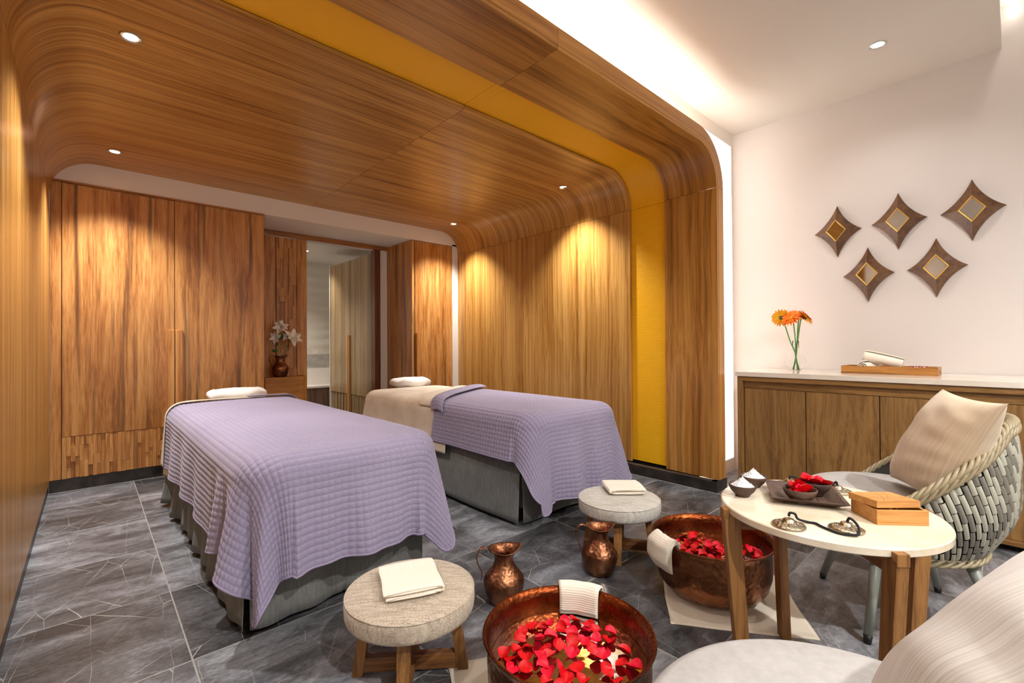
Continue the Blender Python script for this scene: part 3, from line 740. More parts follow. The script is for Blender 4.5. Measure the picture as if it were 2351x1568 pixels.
# --- near bed
HW,HL=.405,1.16; BX,BY=.86,3.11
def fold1(qx,qy,ang,dr):
    a=np.degrees(ang)                      # corner angles: -135 foot left, -45 foot right
    f1=np.zeros_like(dr); f2=np.ones_like(dr)
    cl_=(np.abs(a+135)<44.9)
    f1+= dr*(-.02*G(a,-134,7) +.06*G(a,-124,6)-.11*G(a,-108,9)-.14*G(a,-144,6)+.17*G(a,-166,13))
    f1+= dr*(.16*G(a,-38,16) +.12*G(a,-8,8) -.07*G(a,-72,10)-.07*G(a,-20,8))
    foot=(np.abs(a+90)<.5); lef=(np.abs(np.abs(a)-180)<.5); rig=(np.abs(a)<.5)
    f1+= foot*dr*(.07*np.sin((qx+.03)*17)+.03*np.sin(qx*41+1))*(1+.0*dr)
    f1+= lef*dr*(.09*G(qy,-HL+.12,.05)-.10*G(qy,-HL+.24,.045)+.13*G(qy,-HL+.34,.05)-.07*G(qy,-HL+.46,.06)+.05*np.sin(qy*13)*np.clip((qy+HL-.5)*2,0,1)-.02)
    f1+= rig*dr*(.06*np.sin(qy*9+1))
    f2=f2-.05*G(a,-45,30)
    return f1,f2
def quilt1(cx,cy,hw,hl,top,label):
    ext=(.485,.455,.525,.0)
    P,A,B=drape(hw-.055,hl-.055,top+.006,.075,.102,ext,.0088,fold1,quilt=1,rnd=.15)
    P=P+normals(P)*(vnoise(A,B,9,4,3,.0028)*np.clip((.75-P[...,2])*8,.15,1))[...,None]
    P=quilted(P,A,B)
    P[...,0]+=cx; P[...,1]+=cy
    P[...,2]=np.maximum(P[...,2],.012)
    q=cloth('quilted_blanket',P,A,B,M['quilt'],thick=0); setp(q,label,'blanket','lavender quilted blankets')
    edge_tube(P,.0055).build('hem',M['hem'],q,smooth=True)
def sheet1(cx,cy,hw,hl,top,label):
    # cream sheet folded back over the quilt at the head end
    def bf(A): return (hl-.30+0*A, hl+.16+0*A)
    ext=(.53,.46,0,.0)
    P,A,B=drape(hw-.055,hl-.055,top-.002,.075,.095,ext,.018,fold1,bf)
    P[...,0]+=cx;P[...,1]+=cy
    q=cloth('bed_sheet',P,A,B,M['sheet'],thick=.003); setp(q,label,'sheet','cream bed sheets')
    def bf2(A): return (hl-.13+.05*A, hl-.02+0*A)
    P,A,B=drape(hw-.055,hl-.055,top+.026,.075,.108,(.50,.42,0,0),.016,fold1,bf2,flare=.06)
    P[...,0]+=cx;P[...,1]+=cy
    cloth('turned_edge',P,A,B,M['sheet'],q,thick=.004)
    def bf3(A): return (hl-.17+.05*A+.012*np.sin(A*7), hl-.11+.04*A)
    P,A,B=drape(hw-.055,hl-.055,top+.032,.075,.112,(-.42,.40,0,0),.014,fold1,bf3,flare=.06)
    P[...,0]+=cx;P[...,1]+=cy
    cloth('blanket_turnover',P,A,B,M['quilt'],q,thick=.006)
def skf1(nm,s,L,v):
    if nm=='l': return v*(.05*max(0,math.sin(s*17+.6))**2*(1 if s<.75 else .25)+.012*math.sin(s*29))+(.03*v)
    if nm=='f': return v*(.018*math.sin(s*11+.5)+.01*math.sin(s*31))+.012*math.exp(-((s-L*.5)/.012)**2)*-1
    return v*.012*math.sin(s*15)
bed(BX,BY,HW,HL,'near massage bed on the left with a charcoal skirt','l',(.94,4.55,.735),'white padded face cushion at the head of the near massage bed',
    'lavender quilted blanket trailing to the floor over the near massage bed','cream sheet turned back at the head of the near massage bed',quilt1,sheet1,skf1)
# --- far bed
HW2,HL2=.425,1.16; B2X,B2Y=2.42,3.16
def fold2(qx,qy,ang,dr):
    a=np.degrees(ang); f1=np.zeros_like(dr); f2=np.ones_like(dr)
    f1+= dr*(.15*G(a,-135,34)-.05*G(a,-98,7)-.06*G(a,-172,7))
    f1+= dr*(.24*G(a,-45,20)-.05*G(a,-78,10))
    foot=(np.abs(a+90)<.5); lef=(np.abs(np.abs(a)-180)<.5); rig=(np.abs(a)<.5)
    f1+= foot*dr*(.11*G(qx,-.10,.07)-.09*G(qx,.06,.05)+.06*G(qx,.17,.07)-.05*G(qx,-.28,.08)+.04*G(qx,.33,.05))
    f1+= lef*dr*(.03*np.sin(qy*5)+.05)
    f1+= rig*dr*(.05*np.sin(qy*9+1))
    return f1,f2
def headline(A,hl): return -.02+ (A+.425)*.62*(A>-.425)
def quilt2(cx,cy,hw,hl,top,label):
    ext=(.365,.42,.555,0)
    def bf(A): return (-hl-ext[2]+0*A, np.where(A<-.46,-.16+.1*np.clip(-A-.44,0,.3),-.16+np.clip(A+.44,0,9)*.62))
    P,A,B=drape(hw-.055,hl-.055,top+.006,.075,.102,ext,.0095,fold2,bf,quilt=1,rnd=.24)
    P=P+normals(P)*(vnoise(A,B,8,4,5,.0025)*np.clip((.75-P[...,2])*8,.15,1))[...,None]
    P=quilted(P,A,B); P[...,0]+=cx;P[...,1]+=cy
    q=cloth('quilted_blanket',P,A,B,M['quilt'],thick=0); setp(q,label,'blanket','lavender quilted blankets')
    edge_tube(P,.0055).build('hem',M['hem'],q,smooth=True)
    # turned-back flap lying diagonally across the bed
    def bf2(A): 
        e=-.14+np.clip(A+.46,-.2,9)*.62
        return (e-.10, e+.05)
    def ff(qx,qy,ang,dr): return .28*dr/ (dr+.02) *dr*2, .45*np.ones_like(dr)
    P,A,B=drape(hw-.055,hl-.055,top+.024,.075,.112,(.16,.06,0,0),.0095,ff,bf2)
    T=np.linspace(0,1,P.shape[1])[None,:]; P[...,2]+= .016*np.sin(PI*T)
    P=quilted(P,A,B,h=.003); P[...,0]+=cx;P[...,1]+=cy
    cloth('turned_flap',P,A,B,M['quilt'],q,thick=.008)
def sheet2(cx,cy,hw,hl,top,label):
    def bf(A): return (-.30+.3*np.clip(A+.46,0,9), hl+.36+0*A)
    def ff(qx,qy,ang,dr):
        a=np.degrees(ang); return dr*(.18*G(a,135,22)+.18*G(a,45,22)+.04*np.sin(qy*7)*(np.abs(np.abs(a)-180)<.5)*np.clip(qy-.1,0,.4)*2), np.ones_like(dr)
    P,A,B=drape(hw-.055,hl-.055,top-.002,.075,.094,(.42,.40,0,0),.016,ff,bf)
    P[...,0]+=cx;P[...,1]+=cy
    q=cloth('bed_sheet',P,A,B,M['sheet'],thick=.003); setp(q,label,'sheet','cream bed sheets')
    def bf2(A):
        e=-.06+np.clip(A+.46,-.3,9)*.62
        return (e-.02, e+.16)
    P,A,B=drape(hw-.055,hl-.055,top+.022,.075,.104,(.12,.06,0,0),.014,ff,bf2)
    P[...,0]+=cx;P[...,1]+=cy; cloth('turned_edge',P,A,B,M['sheet'],q,thick=.006)
def skf2(nm,s,L,v):
    if nm=='l': return v*(.03+.012*math.sin(s*4+1))
    if nm=='f': return v*(.014*math.sin(s*11+.5)+.01)
    return v*.012*math.sin(s*15)
bed(B2X,B2Y,HW2,HL2,'far massage bed along the right alcove wall with a charcoal skirt','l',(2.62,4.52,.742),'white padded face cushion at the head of the far massage bed',
    'lavender quilted blanket with a folded-back corner on the far massage bed','cream sheet hanging over the head end of the far massage bed',quilt2,sheet2,skf2)

# ------------------------------------------------------------------ SIDEBOARD
sb=empty('sideboard',(4.0,-.6,0),label='long smoked oak sideboard with flat doors against the white wall',cat='sideboard')
def B(x0_,y0_,z0_,x1_,y1_,z1_): return (x0_-4.0,y0_+.6,z0_),(x1_-4.0,y1_+.6,z1_)
MB().box(*B(3.735,-2.3,.06,4.33,1.432,.896)).build('carcass',M['oak'],sb)
MB().box(*B(3.69,-2.3,.862,3.735,1.452,.896)).build('top_rail',M['oakh'],sb,bevel=.003)
MB().box(*B(3.712,-2.3,.808,3.735,1.41,.862)).build('frieze',M['oakh'],sb,bevel=.002)
MB().box(*B(3.69,1.412,.04,3.735,1.452,.862)).build('stile',M['oak'],sb,bevel=.003)
MB().box(*B(3.735,1.432,.04,4.33,1.452,.896)).build('end_panel',M['oak'],sb)
MB().box(*B(3.69,-2.3,.04,3.735,1.41,.066)).build('bottom_rail',M['oakh'],sb,bevel=.003)
MB().box(*B(3.76,-2.3,0.001,4.33,1.43,.06)).build('plinth',M['black'],sb)
y=1.409
for k in range(9):
    MB().box(*B(3.716,y-.408,.068,3.735,y-.002,.806)).build('door',M['oak'],sb,bevel=.0015); y-=.412
wt=MB().box((3.68,-2.32,.8975),(4.345,1.462,.932)).build('worktop',M['slab'],bevel=.002); setp(wt,'polished pale marble slab on top of the smoked oak sideboard','worktop')

# vase with gerberas
vx,vy,vz=4.12,1.172,.933
va=empty('glass_vase',(vx,vy,vz),label='round clear glass vase with a narrow neck on the sideboard',cat='vase')
prof=[(.001,.002),(.03,.0),(.05,.012),(.068,.035),(.074,.062),(.070,.090),(.052,.115),(.030,.128),(.0235,.135),(.0225,.15),(.0225,.235)]
inn=[(max(.001,a-.0022),b+(.004 if i<3 else 0)) for i,(a,b) in enumerate(prof)][::-1]
MB().lathe(prof+inn,48).build('bowl',M['glass'],va,smooth=True)
def gerbera(pts,head,nrm,sz,label,back):
    t=empty('gerbera',(vx,vy,vz+.02),0,label,'flower','orange gerberas in the glass vase')
    st=bz(pts,14); MB().tube(st,.0048,8).build('stem',M['stem'],t,smooth=True)
    HM=dirmat(head,nrm)
    h=MB().lathe([(.001,.004),(.010,.0045),(.014,.002),(.015,-.001)],24,cap0=True).build('flower_centre',M['gcentre'],t,smooth=True)
    h.matrix_local=HM
    b=MB().lathe([(.016,-.001),(.014,-.008),(.005,-.013),(.004,-.016)],20).build('calyx',M['gback'],t,smooth=True); b.matrix_local=HM
    for layer,(n,L,el) in enumerate(((20,.066,8),(18,.055,16),(14,.030,28))):
        for k in range(n):
            g=petal_grid(L*sz,.018,-.10 if layer else -.2,.3,5,3)
            g[...,0]+=.010
            a=2*PI*k/n+layer*.15+random.uniform(-.05,.05)
            o=MB().grid(xf(g,Matrix.Rotation(a,4,'Z')@Matrix.Rotation(-R(el+random.uniform(-5,5)),4,'Y'))).build('petal',M['gerby'] if back and layer==0 else M['gerb'],t,smooth=True)
            o.matrix_local=HM
dy=Vector((0,-1,0))
gerbera([(.01,.02,-.015),(0,0,.10),(-.01,.035,.21),(-.02,.075,.36),(-.03,.09,.385)],(-.03,.093,.40),(.55,.35,.25),1.0,'orange gerbera facing away to the left, showing its yellow back',True)
gerbera([(-.01,-.015,-.015),(0,0,.1),(0,.0,.2),(-.01,.012,.36),(-.03,.02,.385)],(-.035,.022,.395),(-.75,.15,.55),1.05,'orange gerbera with a green eye in the middle of the vase',False)
gerbera([(.01,-.02,-.015),(0,.0,.1),(.01,-.01,.2),(.01,-.035,.38),(.01,-.05,.395)],(.02,-.062,.395),(.35,-.65,.6),1.05,'orange gerbera seen from the side at the right of the vase',True)
gerbera([(0,.02,-.015),(.01,0,.1),(.02,-.005,.2),(.03,-.012,.36),(.03,-.02,.39)],(.02,-.012,.415),(-.3,-.5,.85),.9,'orange gerbera at the back and top of the bunch',False)

# tray with rolled towels
ty0,ty1=.335,.845; tc=((4.02+4.17)/2)
tr=empty('wooden_tray',(4.10,.59,.933),label='long rectangular teak tray on the marble sideboard top',cat='tray')
hw_,hl_=.105,.258
MB().box((-hw_,-hl_,0),(hw_,hl_,.008)).build('tray_base',M['traywood'],tr)
MB().box((-hw_,-hl_,.008),(-hw_+.012,hl_,.052)).build('side',M['traywood'],tr,bevel=.001)
MB().box((hw_-.012,-hl_,.008),(hw_,hl_,.052)).build('side',M['traywood'],tr,bevel=.001)
MB().box((-hw_+.012,hl_-.012,.008),(hw_-.012,hl_,.052)).build('end',M['traywood'],tr,bevel=.001)
MB().box((-hw_+.012,-hl_,.030),(hw_-.012,-hl_+.012,.052)).build('end',M['traywood'],tr,bevel=.001)
MB().box((-hw_+.012,-hl_,.008),(-.02,-hl_+.012,.030)).box((.02,-hl_,.008),(hw_-.012,-hl_+.012,.030)).build('end',M['traywood'],tr)
def roll(loc,length,rad,rot,label):
    n=60; prof=[]
    for i in range(n+1):
        a=i/n*4.5*PI; prof.append((a,.006+(rad-.006)*i/n))
    P=np.zeros((n+1,14,3))
    for i,(a,r_) in enumerate(prof):
        for j in range(14):
            y=(j/13-.5)*length; e=1-.12*abs(j/13-.5)**4*16
            P[i,j]=(r_*e*math.cos(a)+.002*math.sin(j*1.3),y,r_*e*math.sin(a))
    o=MB().grid(P).build('rolled_towel',M['towelp'],smooth=True,solid=.006); o.location=loc; o.rotation_euler=rot
    return setp(o,label,'towel','rolled face towels in the tray')
roll((4.085,.70,.981),.15,.038,(0,0,R(70)),'small white rolled towel lying flat at the left of the tray')
roll((4.09,.625,1.030),.22,.038,(R(15),0,R(6)),'larger white rolled towel propped on the other in the tray')
orn=empty('thread_bundle',(4.10,.44,.942),label='small red and white thread bundle at the right of the tray',cat='ornament')
MB().tube([( .012*math.sin(k*.7)*1.5, -.045+.0015*k,.035+.012*math.sin(k*.9)) for k in range(60)],.003,6).build('red_thread',M['redthread'],orn,smooth=True)
MB().tube([( .02*math.cos(k*.5), -.04+.0013*k,.02+.02*abs(math.sin(k*.35))) for k in range(60)],.004,6).build('white_thread',M['pillowwhite'],orn,smooth=True)

# star mirrors on the wall
def star(y,z,s,mtilt,label):
    t=empty('star_mirror',(XW-.002,y,z),label=label,cat='mirror',group='diamond star mirrors on the white wall')
    # local: x toward the wall (+), we look from -x; build in (y,z) with depth -x
    ry,rz=.157*s,.206*s; mr=.42; D0,D1=-.012,-.058
    tips=[(0,rz),(-ry,0),(0,-rz),(ry,0)]
    for k in range(4):
        a,b=tips[k],tips[(k+1)%4]; q=[]
        im,jm=(a[0]*mr,a[1]*mr),(b[0]*mr,b[1]*mr)
        mid=((a[0]+b[0])*.405,(a[1]+b[1])*.405); ins=((im[0]+jm[0])/2,(im[1]+jm[1])/2)
        V=[(D0+.004,a[0],a[1]),(D0-.006,mid[0],mid[1]),(D0+.004,b[0],b[1]),(D1,jm[0],jm[1]),(D1,ins[0],ins[1]),(D1,im[0],im[1]),
           (-.001,a[0],a[1]),(-.001,mid[0],mid[1]),(-.001,b[0],b[1])]
        # slim curved edge: add intermediate points for the concave outline
        def lerp(p,q_,t_): return tuple(p[i]+(q_[i]-p[i])*t_ for i in range(3))
        mb=MB(); N=6; out=[]; inr=[]
        for i in range(2*N+1):
            u=i/(2*N)
            # quadratic curve through a, mid, b
            c=(2*mid[0]-(a[0]+b[0])/2,2*mid[1]-(a[1]+b[1])/2)
            py=(1-u)**2*a[0]+2*u*(1-u)*c[0]+u*u*b[0]; pz=(1-u)**2*a[1]+2*u*(1-u)*c[1]+u*u*b[1]
            dep=D0+.006-.014*(1-abs(2*u-1)); out.append((dep,py,pz))
            inr.append((D1,im[0]+(jm[0]-im[0])*u,im[1]+(jm[1]-im[1])*u))
        for i in range(2*N+1): mb.v+= [inr[i],out[i],(-.0005,out[i][1],out[i][2])]
        for i in range(2*N): mb.f+= [(3*i,3*i+1,3*i+4,3*i+3),(3*i+1,3*i+2,3*i+5,3*i+4)]
        o=mb.build('frame_wing',M['walnut'],t,auto=25)
    mb=MB(); k0,k1=mr*1.02,mr*.86
    for k in range(4):
        a,b=tips[k],tips[(k+1)%4]
        n=len(mb.v); mb.v+= [(D1,a[0]*k0,a[1]*k0),(D1,b[0]*k0,b[1]*k0),(D1-.004,b[0]*.385,b[1]*.385),(D1-.005,a[0]*.385,a[1]*.385),(D1+.002,b[0]*k1,b[1]*k1),(D1+.002,a[0]*k1,a[1]*k1)]
        mb.f+= [(n,n+1,n+2,n+3),(n+3,n+2,n+4,n+5)]
    mb.build('gilt_fillet',M['gold'],t)
    v=[(D1+.0015+mtilt[0]*p[0]+mtilt[1]*p[1],p[0]*k1,p[1]*k1) for p in tips]
    MB().add(v,[(0,1,2,3)]).build('mirror_glass',M['mirror'],t)
    return t
for (y,z,s,tl,lb) in ((.936,2.025,.98,(.03,.02),'small dark star mirror highest at the left of the cluster'),(.564,2.033,1.0,(0,0),'star mirror at the top middle of the cluster'),
    (.183,2.03,1.0,(0,.01),'star mirror at the top right of the cluster'),(.745,1.664,1.0,(0,0),'lower left star mirror above the tray'),(.362,1.668,1.0,(.01,0),'lower right star mirror above the tray')):
    star(y,z,s,tl,lb)

# ------------------------------------------------------------------ STOOLS
def stool(loc,rz,mat,label,dr=0):
    t=empty('round_stool',loc,rz,label,'stool','round upholstered stools')
    rr_=.224
    MB().lathe([(.001,.224),(.16,.222),(rr_-.012,.222),(rr_-.003,.228),(rr_,.240),(rr_+.001,.262),(rr_,.281),(rr_-.004,.289),(rr_-.012,.2945),(.15,.2985),(.001,.300)],72).build('cushion',mat,t,smooth=True)
    MB().lathe([(rr_-.0015,.2875),(rr_+.0005,.2895),(rr_-.002,.2915),(rr_-.005,.290)],72).build('seam_piping',mat,t,smooth=True)
    MB().lathe([(.001,.205),(.17,.205),(.17,.2235),(.001,.2235)],40).build('seat_board',M['legx'],t)
    for k in range(4):
        a=k*PI/2; 
        l=MB().frustum((.183,0,.0),(.150,0,.222),.019,.019,.017,.022).build('leg',M['leg'],t,bevel=.002); l.rotation_euler=(0,0,a)
    MB().box((-.166,-.016,.012),(.166,.016,.062)).build('stretcher',M['legx'],t,bevel=.001)
    o=MB().box((-.166,-.016,.012),(-.0165,.016,.062)).build('stretcher',M['legx'],t,bevel=.001); o.rotation_euler=(0,0,PI/2)
    o=MB().box((.0165,-.016,.012),(.166,.016,.062)).build('stretcher',M['legx'],t,bevel=.001); o.rotation_euler=(0,0,PI/2)
    return t
stool((.838,1.452,0),R(-38),M['stool'],'near round tweed stool with a folded towel beside the purple blanket')
stool((2.185,1.505,0),R(-58),M['stool2'],'far round pale tweed stool with a folded towel behind the copper jug')

def ribbon(path,th,width,mat,name,parent=None,nw=14,bow=0,wav=.0015,seed=0,**k):
    """extrude an (x,z) path of given thickness along y"""
    r_=random.Random(seed); pts=bz([(x,0,z) for x,z in path],len(path)*6); n=len(pts); P=np.zeros((n,nw,3))
    ph=[r_.uniform(0,6) for _ in range(4)]
    for i,p in enumerate(pts):
        for j in range(nw):
            y=(j/(nw-1)-.5)*width
            P[i,j]=(p.x+wav*math.sin(y*40+ph[0]+i*.1),y+wav*1.5*math.sin(i*.35+ph[1]),p.z+bow*(1-(2*y/width)**2)+wav*.7*math.sin(y*55+i*.15+ph[2]))
    return MB().grid(P).build(name,mat,parent,smooth=True,solid=th,**k)
def folded_towel(loc,rz,L,W,label,group,seed):
    t=empty('folded_towel',loc,rz,label,'towel',group)
    h=.0075; p=[]
    x0_,x1_=-L/2,L/2
    path=[(x1_-.01,.004),(0,.0035),(x0_+.01,.004),(x0_,.008),(x0_+.01,.0125),(0,.012),(x1_-.02,.0125),(x1_-.004,.0165),(x1_-.02,.0205),(0,.020),(x0_+.012,.021),(x0_-.001,.018),(x0_-.006,.012)]
    path=[(x1_-.02,.0040),(0,.0035),(x0_+.012,.0040),(x0_+.002,.0085),(x0_+.012,.0125),(.0,.0120),(x1_-.014,.0120),(x1_-.006,.0165),(x1_-.018,.0200),(0,.0200),(x0_+.006,.0200),(x0_-.006,.0240),(x0_+.006,.0285),(0,.0305),(x1_-.01,.0290),(x1_+.004,.0225),(x1_+.006,.0140),(x1_+.002,.006)]
    ribbon(path,.0055,W,M['towely'],'folded_cloth',t,seed=seed,bow=.003)
    return t
folded_towel((.842,1.462,.3035),R(-22),.19,.215,'cream ribbed towel folded square on the near stool','folded towels on the stools',3)
folded_towel((2.285,1.545,.3035),R(140),.20,.19,'cream ribbed towel folded on the far pale stool','folded towels on the stools',5)

jug((1.372,1.56,0),R(-30),1.0,'copper jug between the near stool and the near foot bath')
jug((1.895,1.425,0),R(-36),.99,'brighter copper jug standing in front of the far stool')

# ------------------------------------------------------------------ FOOT BATHS
def basin(loc,label):
    t=empty('copper_foot_bath',loc,random.uniform(0,6),label,'basin','copper foot baths')
    o_=[(.001,.002),(.12,.0),(.165,.004),(.205,.022),(.235,.060),(.249,.110),(.252,.170),(.250,.215),(.2535,.235),(.262,.247),(.266,.2525),(.264,.2565)]
    i_=[(.256,.254),(.247,.243),(.243,.230),(.241,.205),(.243,.165),(.239,.110),(.224,.062),(.196,.030),(.155,.013),(.10,.010),(.001,.010)]
    MB().lathe(o_,96).build('outer_bowl',M['copper'],t,smooth=True)
    MB().lathe([(.264,.2565),(.260,.2568)]+i_,96).build('inner_bowl',M['copperin'],t,smooth=True)
    wl_=.168
    MB().lathe([(.001,wl_),(.12,wl_),(.2415,wl_)],96).build('water',M['water'],t,smooth=True)
    return t,wl_
b1c=(1.098,.948); b2c=(2.133,.962)
basin((b1c[0],b1c[1],.006),'near copper foot bath filled with water and rose petals')
basin((b2c[0],b2c[1],.006),'far copper foot bath behind the marble table leg')
def petal_mesh(seed):
    r_=random.Random(seed); L=r_.uniform(.85,1.1); n=8; P=np.zeros((n,7,3))
    cu=r_.uniform(.25,.85); ro=r_.uniform(-.7,.7); notch=r_.uniform(0,.12); ru=r_.uniform(.04,.12)
    for i in range(n):
        u=i/(n-1)
        wdt=.52*math.sin(PI*(.07+.86*u**.8))**.75
        for j in range(7):
            v=(j/6-.5)*2
            x=(u-.5)*L*(1-.10*v*v*u)-notch*max(0,1-abs(v)*2)*(u**4)
            P[i,j]=(x, wdt*v, cu*wdt*v*v+ .30*(u-.4)**2*(1 if ro>0 else .3)+ru*math.sin(5*v+3*u+seed)*u+ro*v*.15)
    return MB().grid(P)
pm=[]
for k in range(8):
    q=petal_mesh(k); q=q.build('rose_petal',M['petal'] if k%3 else M['petal2'],smooth=True); pm.append(q.data); bpy.data.objects.remove(q)
def petal(x,y,z,s,rz,rx,ry,label,group,k=None,name='rose_petal'):
    o=bpy.data.objects.new(name,pm[random.randrange(8) if k is None else k]); COL.objects.link(o)
    o.location=(x,y,z); o.scale=(s,s,s); o.rotation_euler=(rx,ry,rz)
    return setp(o,label,'petal',group)
# clumps of petals as they drift: a few cluster seeds, then petals around them
def scatter(c,z,n,rmax,cl,label,group,seed):
    r_=random.Random(seed); pts=[]
    tries=0
    while len(pts)<n and tries<6000:
        tries+=1
        q=r_.choice(cl); x,y=c[0]+q[0]+r_.gauss(0,q[2]),c[1]+q[1]+r_.gauss(0,q[2])
        if math.hypot(x-c[0],y-c[1])>rmax: continue
        if min([math.hypot(x-a,y-b) for a,b in pts]+[9])<.033: continue
        pts.append((x,y))
    for x,y in pts:
        k=r_.randrange(8); tone='deep red' if k%3 else 'pinkish red'; dx_,dy_=x-c[0],y-c[1]
        rt=dx_*rr.x+dx_*0+dy_*rr.y; fw=dx_*f.x+dy_*f.y; q_=math.hypot(dx_,dy_)
        if q_<.07: wh='in the middle of the water'
        else:
            side='right' if abs(rt)>abs(fw) and rt>0 else 'left' if abs(rt)>abs(fw) else 'far' if fw>0 else 'near'
            wh=('close to the %s rim' if q_>.145 else 'towards the %s side')%side
        petal(x,y,z+.004+r_.uniform(0,.004),r_.uniform(.040,.048),r_.uniform(0,6.28),r_.uniform(-.38,.38),r_.uniform(-.38,.38),'%s petal floating %s in %s'%(tone,wh,label),group,k)
WZ=.168+.006
scatter(b1c,WZ,50,.205,[(.02,.06,.07),(-.06,.02,.07),(.08,-.04,.07),(0,-.03,.10),(-.11,.09,.05),(.12,.04,.05)],'the near copper foot bath','petals floating in the near foot bath',4)
scatter(b2c,WZ,46,.205,[(.02,.05,.05),(-.06,-.02,.05),(.10,-.08,.05),(-.08,.08,.05),(.05,.10,.05)],'the far copper foot bath','petals floating in the far foot bath',9)

# cloths over the rims
def rim_cloth(c,ang,r_in,zt,inlen,outlen,width,layers,label,mat,tilt=0,yo=0):
    t=empty('hanging_towel',(c[0],c[1],.006),ang,label,'towel','ribbed towels on the foot bath rims')
    for k in range(layers):
        g=.0052*k
        path=[(r_in-.010-g,zt-inlen+.012*k),(r_in-.008-g,zt-inlen*.5),(r_in-.004-g,zt-.010),(r_in+.004,zt+.006+g),(r_in+.022,zt+.009+g),(r_in+.036+g,zt-.002),(r_in+.040+g,zt-.03),(r_in+.040+g*1.1,zt-outlen*.6),(r_in+.038+g,zt-outlen+.01*k)]
        pts=bz([(x,0,z) for x,z in path],48); nw=14; P=np.zeros((49,nw,3))
        for i,p in enumerate(pts):
            for j in range(nw):
                y=(j/(nw-1)-.5)*width*(1-.03*k); a=y/(r_in+.01)
                rad=p.x; P[i,j]=(rad*math.cos(a)+.0015*math.sin(j+i*.2),rad*math.sin(a)+yo*(i/48-.5),p.z+tilt*y)
        MB().grid(P).build('fold' if k else 'cloth',mat,t,smooth=True,solid=-.0042)
    return t
# near bath: the towel hangs inside the rim on the side away from the camera
a1=math.atan2(1.215-b1c[1],1.232-b1c[0])
rim_cloth(b1c,R(31),.243,.2575,.085,.05,.15,2,'cream ribbed towel hanging over the far rim of the near foot bath',M['towel'],0)
rim_cloth(b2c,R(155),.243,.2575,.03,.11,.14,4,'cream ribbed towel folded over the left rim of the far foot bath',M['towel'],0)

def mat_cloth(poly,label,seed):
    r_=random.Random(seed)
    a,b,c,d=[Vector((x,y,0)) for x,y in poly]; P=np.zeros((34,34,3))
    for i in range(34):
        for j in range(34):
            u,v=i/33,j/33; p=(a*(1-u)+b*u)*(1-v)+(d*(1-u)+c*u)*v
            e=min(u,v,1-u,1-v)
            P[i,j]=(p.x+.004*math.sin(v*9+seed),p.y+.004*math.sin(u*8+seed),.0034+ (.0008*math.sin(u*13+v*7+seed)+.0006*math.sin(u*5-v*11)))
    o=MB().grid(P).build('foot_mat',M['mat'],smooth=True,solid=.003); return setp(o,label,'mat','cream cloths under the foot baths')
mat_cloth([(1.752,.959),(2.075,.515),(2.50,.80),(2.17,1.24)],'cream cloth spread under the far copper foot bath',1)
mat_cloth([(.945,1.385),(1.31,1.19),(1.13,.74),(.75,.93)],'cream cloth showing its corner under the near copper foot bath',2)

# ------------------------------------------------------------------ MARBLE TABLE
TC=(1.812,.434); TZ=.60; TR=.316
tb=empty('side_table',(TC[0],TC[1],0),0,'round cream marble side table on four oak legs between the two wicker chairs','table')
MB().lathe([(.001,TZ-.024),(TR-.003,TZ-.024),(TR,TZ-.021),(TR,TZ-.003),(TR-.003,TZ),(.001,TZ)],128).build('marble_top',M['marble'],tb,auto=40)
for k in range(4):
    a=R(-46+90*k)
    l=MB().frustum((TR-.050,0,0),(TR-.008,0,TZ-.027),.021,.0165,.026,.0165).build('leg',M['leg'],tb,bevel=.0015); l.rotation_euler=(0,0,a)
    l=MB().box((TR-.002,-.0165,TZ-.04),(TR+.020,.0165,TZ-.006)).build('leg_horn',M['leg'],tb,bevel=.0015); l.rotation_euler=(0,0,a)
o=MB().box((-TR+.035,-.012,TZ-.075),(TR-.035,.012,TZ-.0265)).build('cross_rail',M['legx'],tb); o.rotation_euler=(0,0,R(44))
for s_ in (0,1):
    o=MB().box((.013,-.012,TZ-.075),(TR-.035,.012,TZ-.0265)).build('cross_rail',M['legx'],tb); o.rotation_euler=(0,0,R(-46+180*s_))

def bowl(loc,s,label,group):
    t=empty('coconut_bowl',loc,random.uniform(0,6),label,'bowl',group)
    MB().lathe([(.001,.0),(.022*s,.0),(.025*s,.002),(.026*s,.006*s),(.030*s,.010*s),(.040*s,.020*s),(.0465*s,.033*s),(.048*s,.042*s),(.0465*s,.0435*s),(.0445*s,.042*s),(.042*s,.033*s),(.034*s,.018*s),(.015*s,.009*s),(.001,.008*s)],48).build('shell',M['coco'],t,smooth=True)
    return t
def salt_heap(t,s):
    n=40; P=np.zeros((n,26,3)); r_=np.random.default_rng(int(s*100))
    for i in range(n):
        a=2*PI*i/n
        for j in range(26):
            q=j/25; R_=.041*s*q; z=.036*s+.034*s*(1-q)**1.25
            P[i,j]=(R_*math.cos(a)+r_.normal(0,.0009),R_*math.sin(a)+r_.normal(0,.0009),z+abs(r_.normal(0,.0016))*(1 if q<.97 else 0))
    MB().grid(P,closeu=True).build('salt',M['salt'],t,kind='stuff')
t=bowl((1.736,.668,TZ+.0005),.96,'dark coconut bowl of white bath salt at the left rim of the table','bowls of bath salt'); salt_heap(t,.96)
t=bowl((1.878,.682,TZ+.0005),.96,'dark coconut bowl of white bath salt behind the first one','bowls of bath salt'); salt_heap(t,.97)
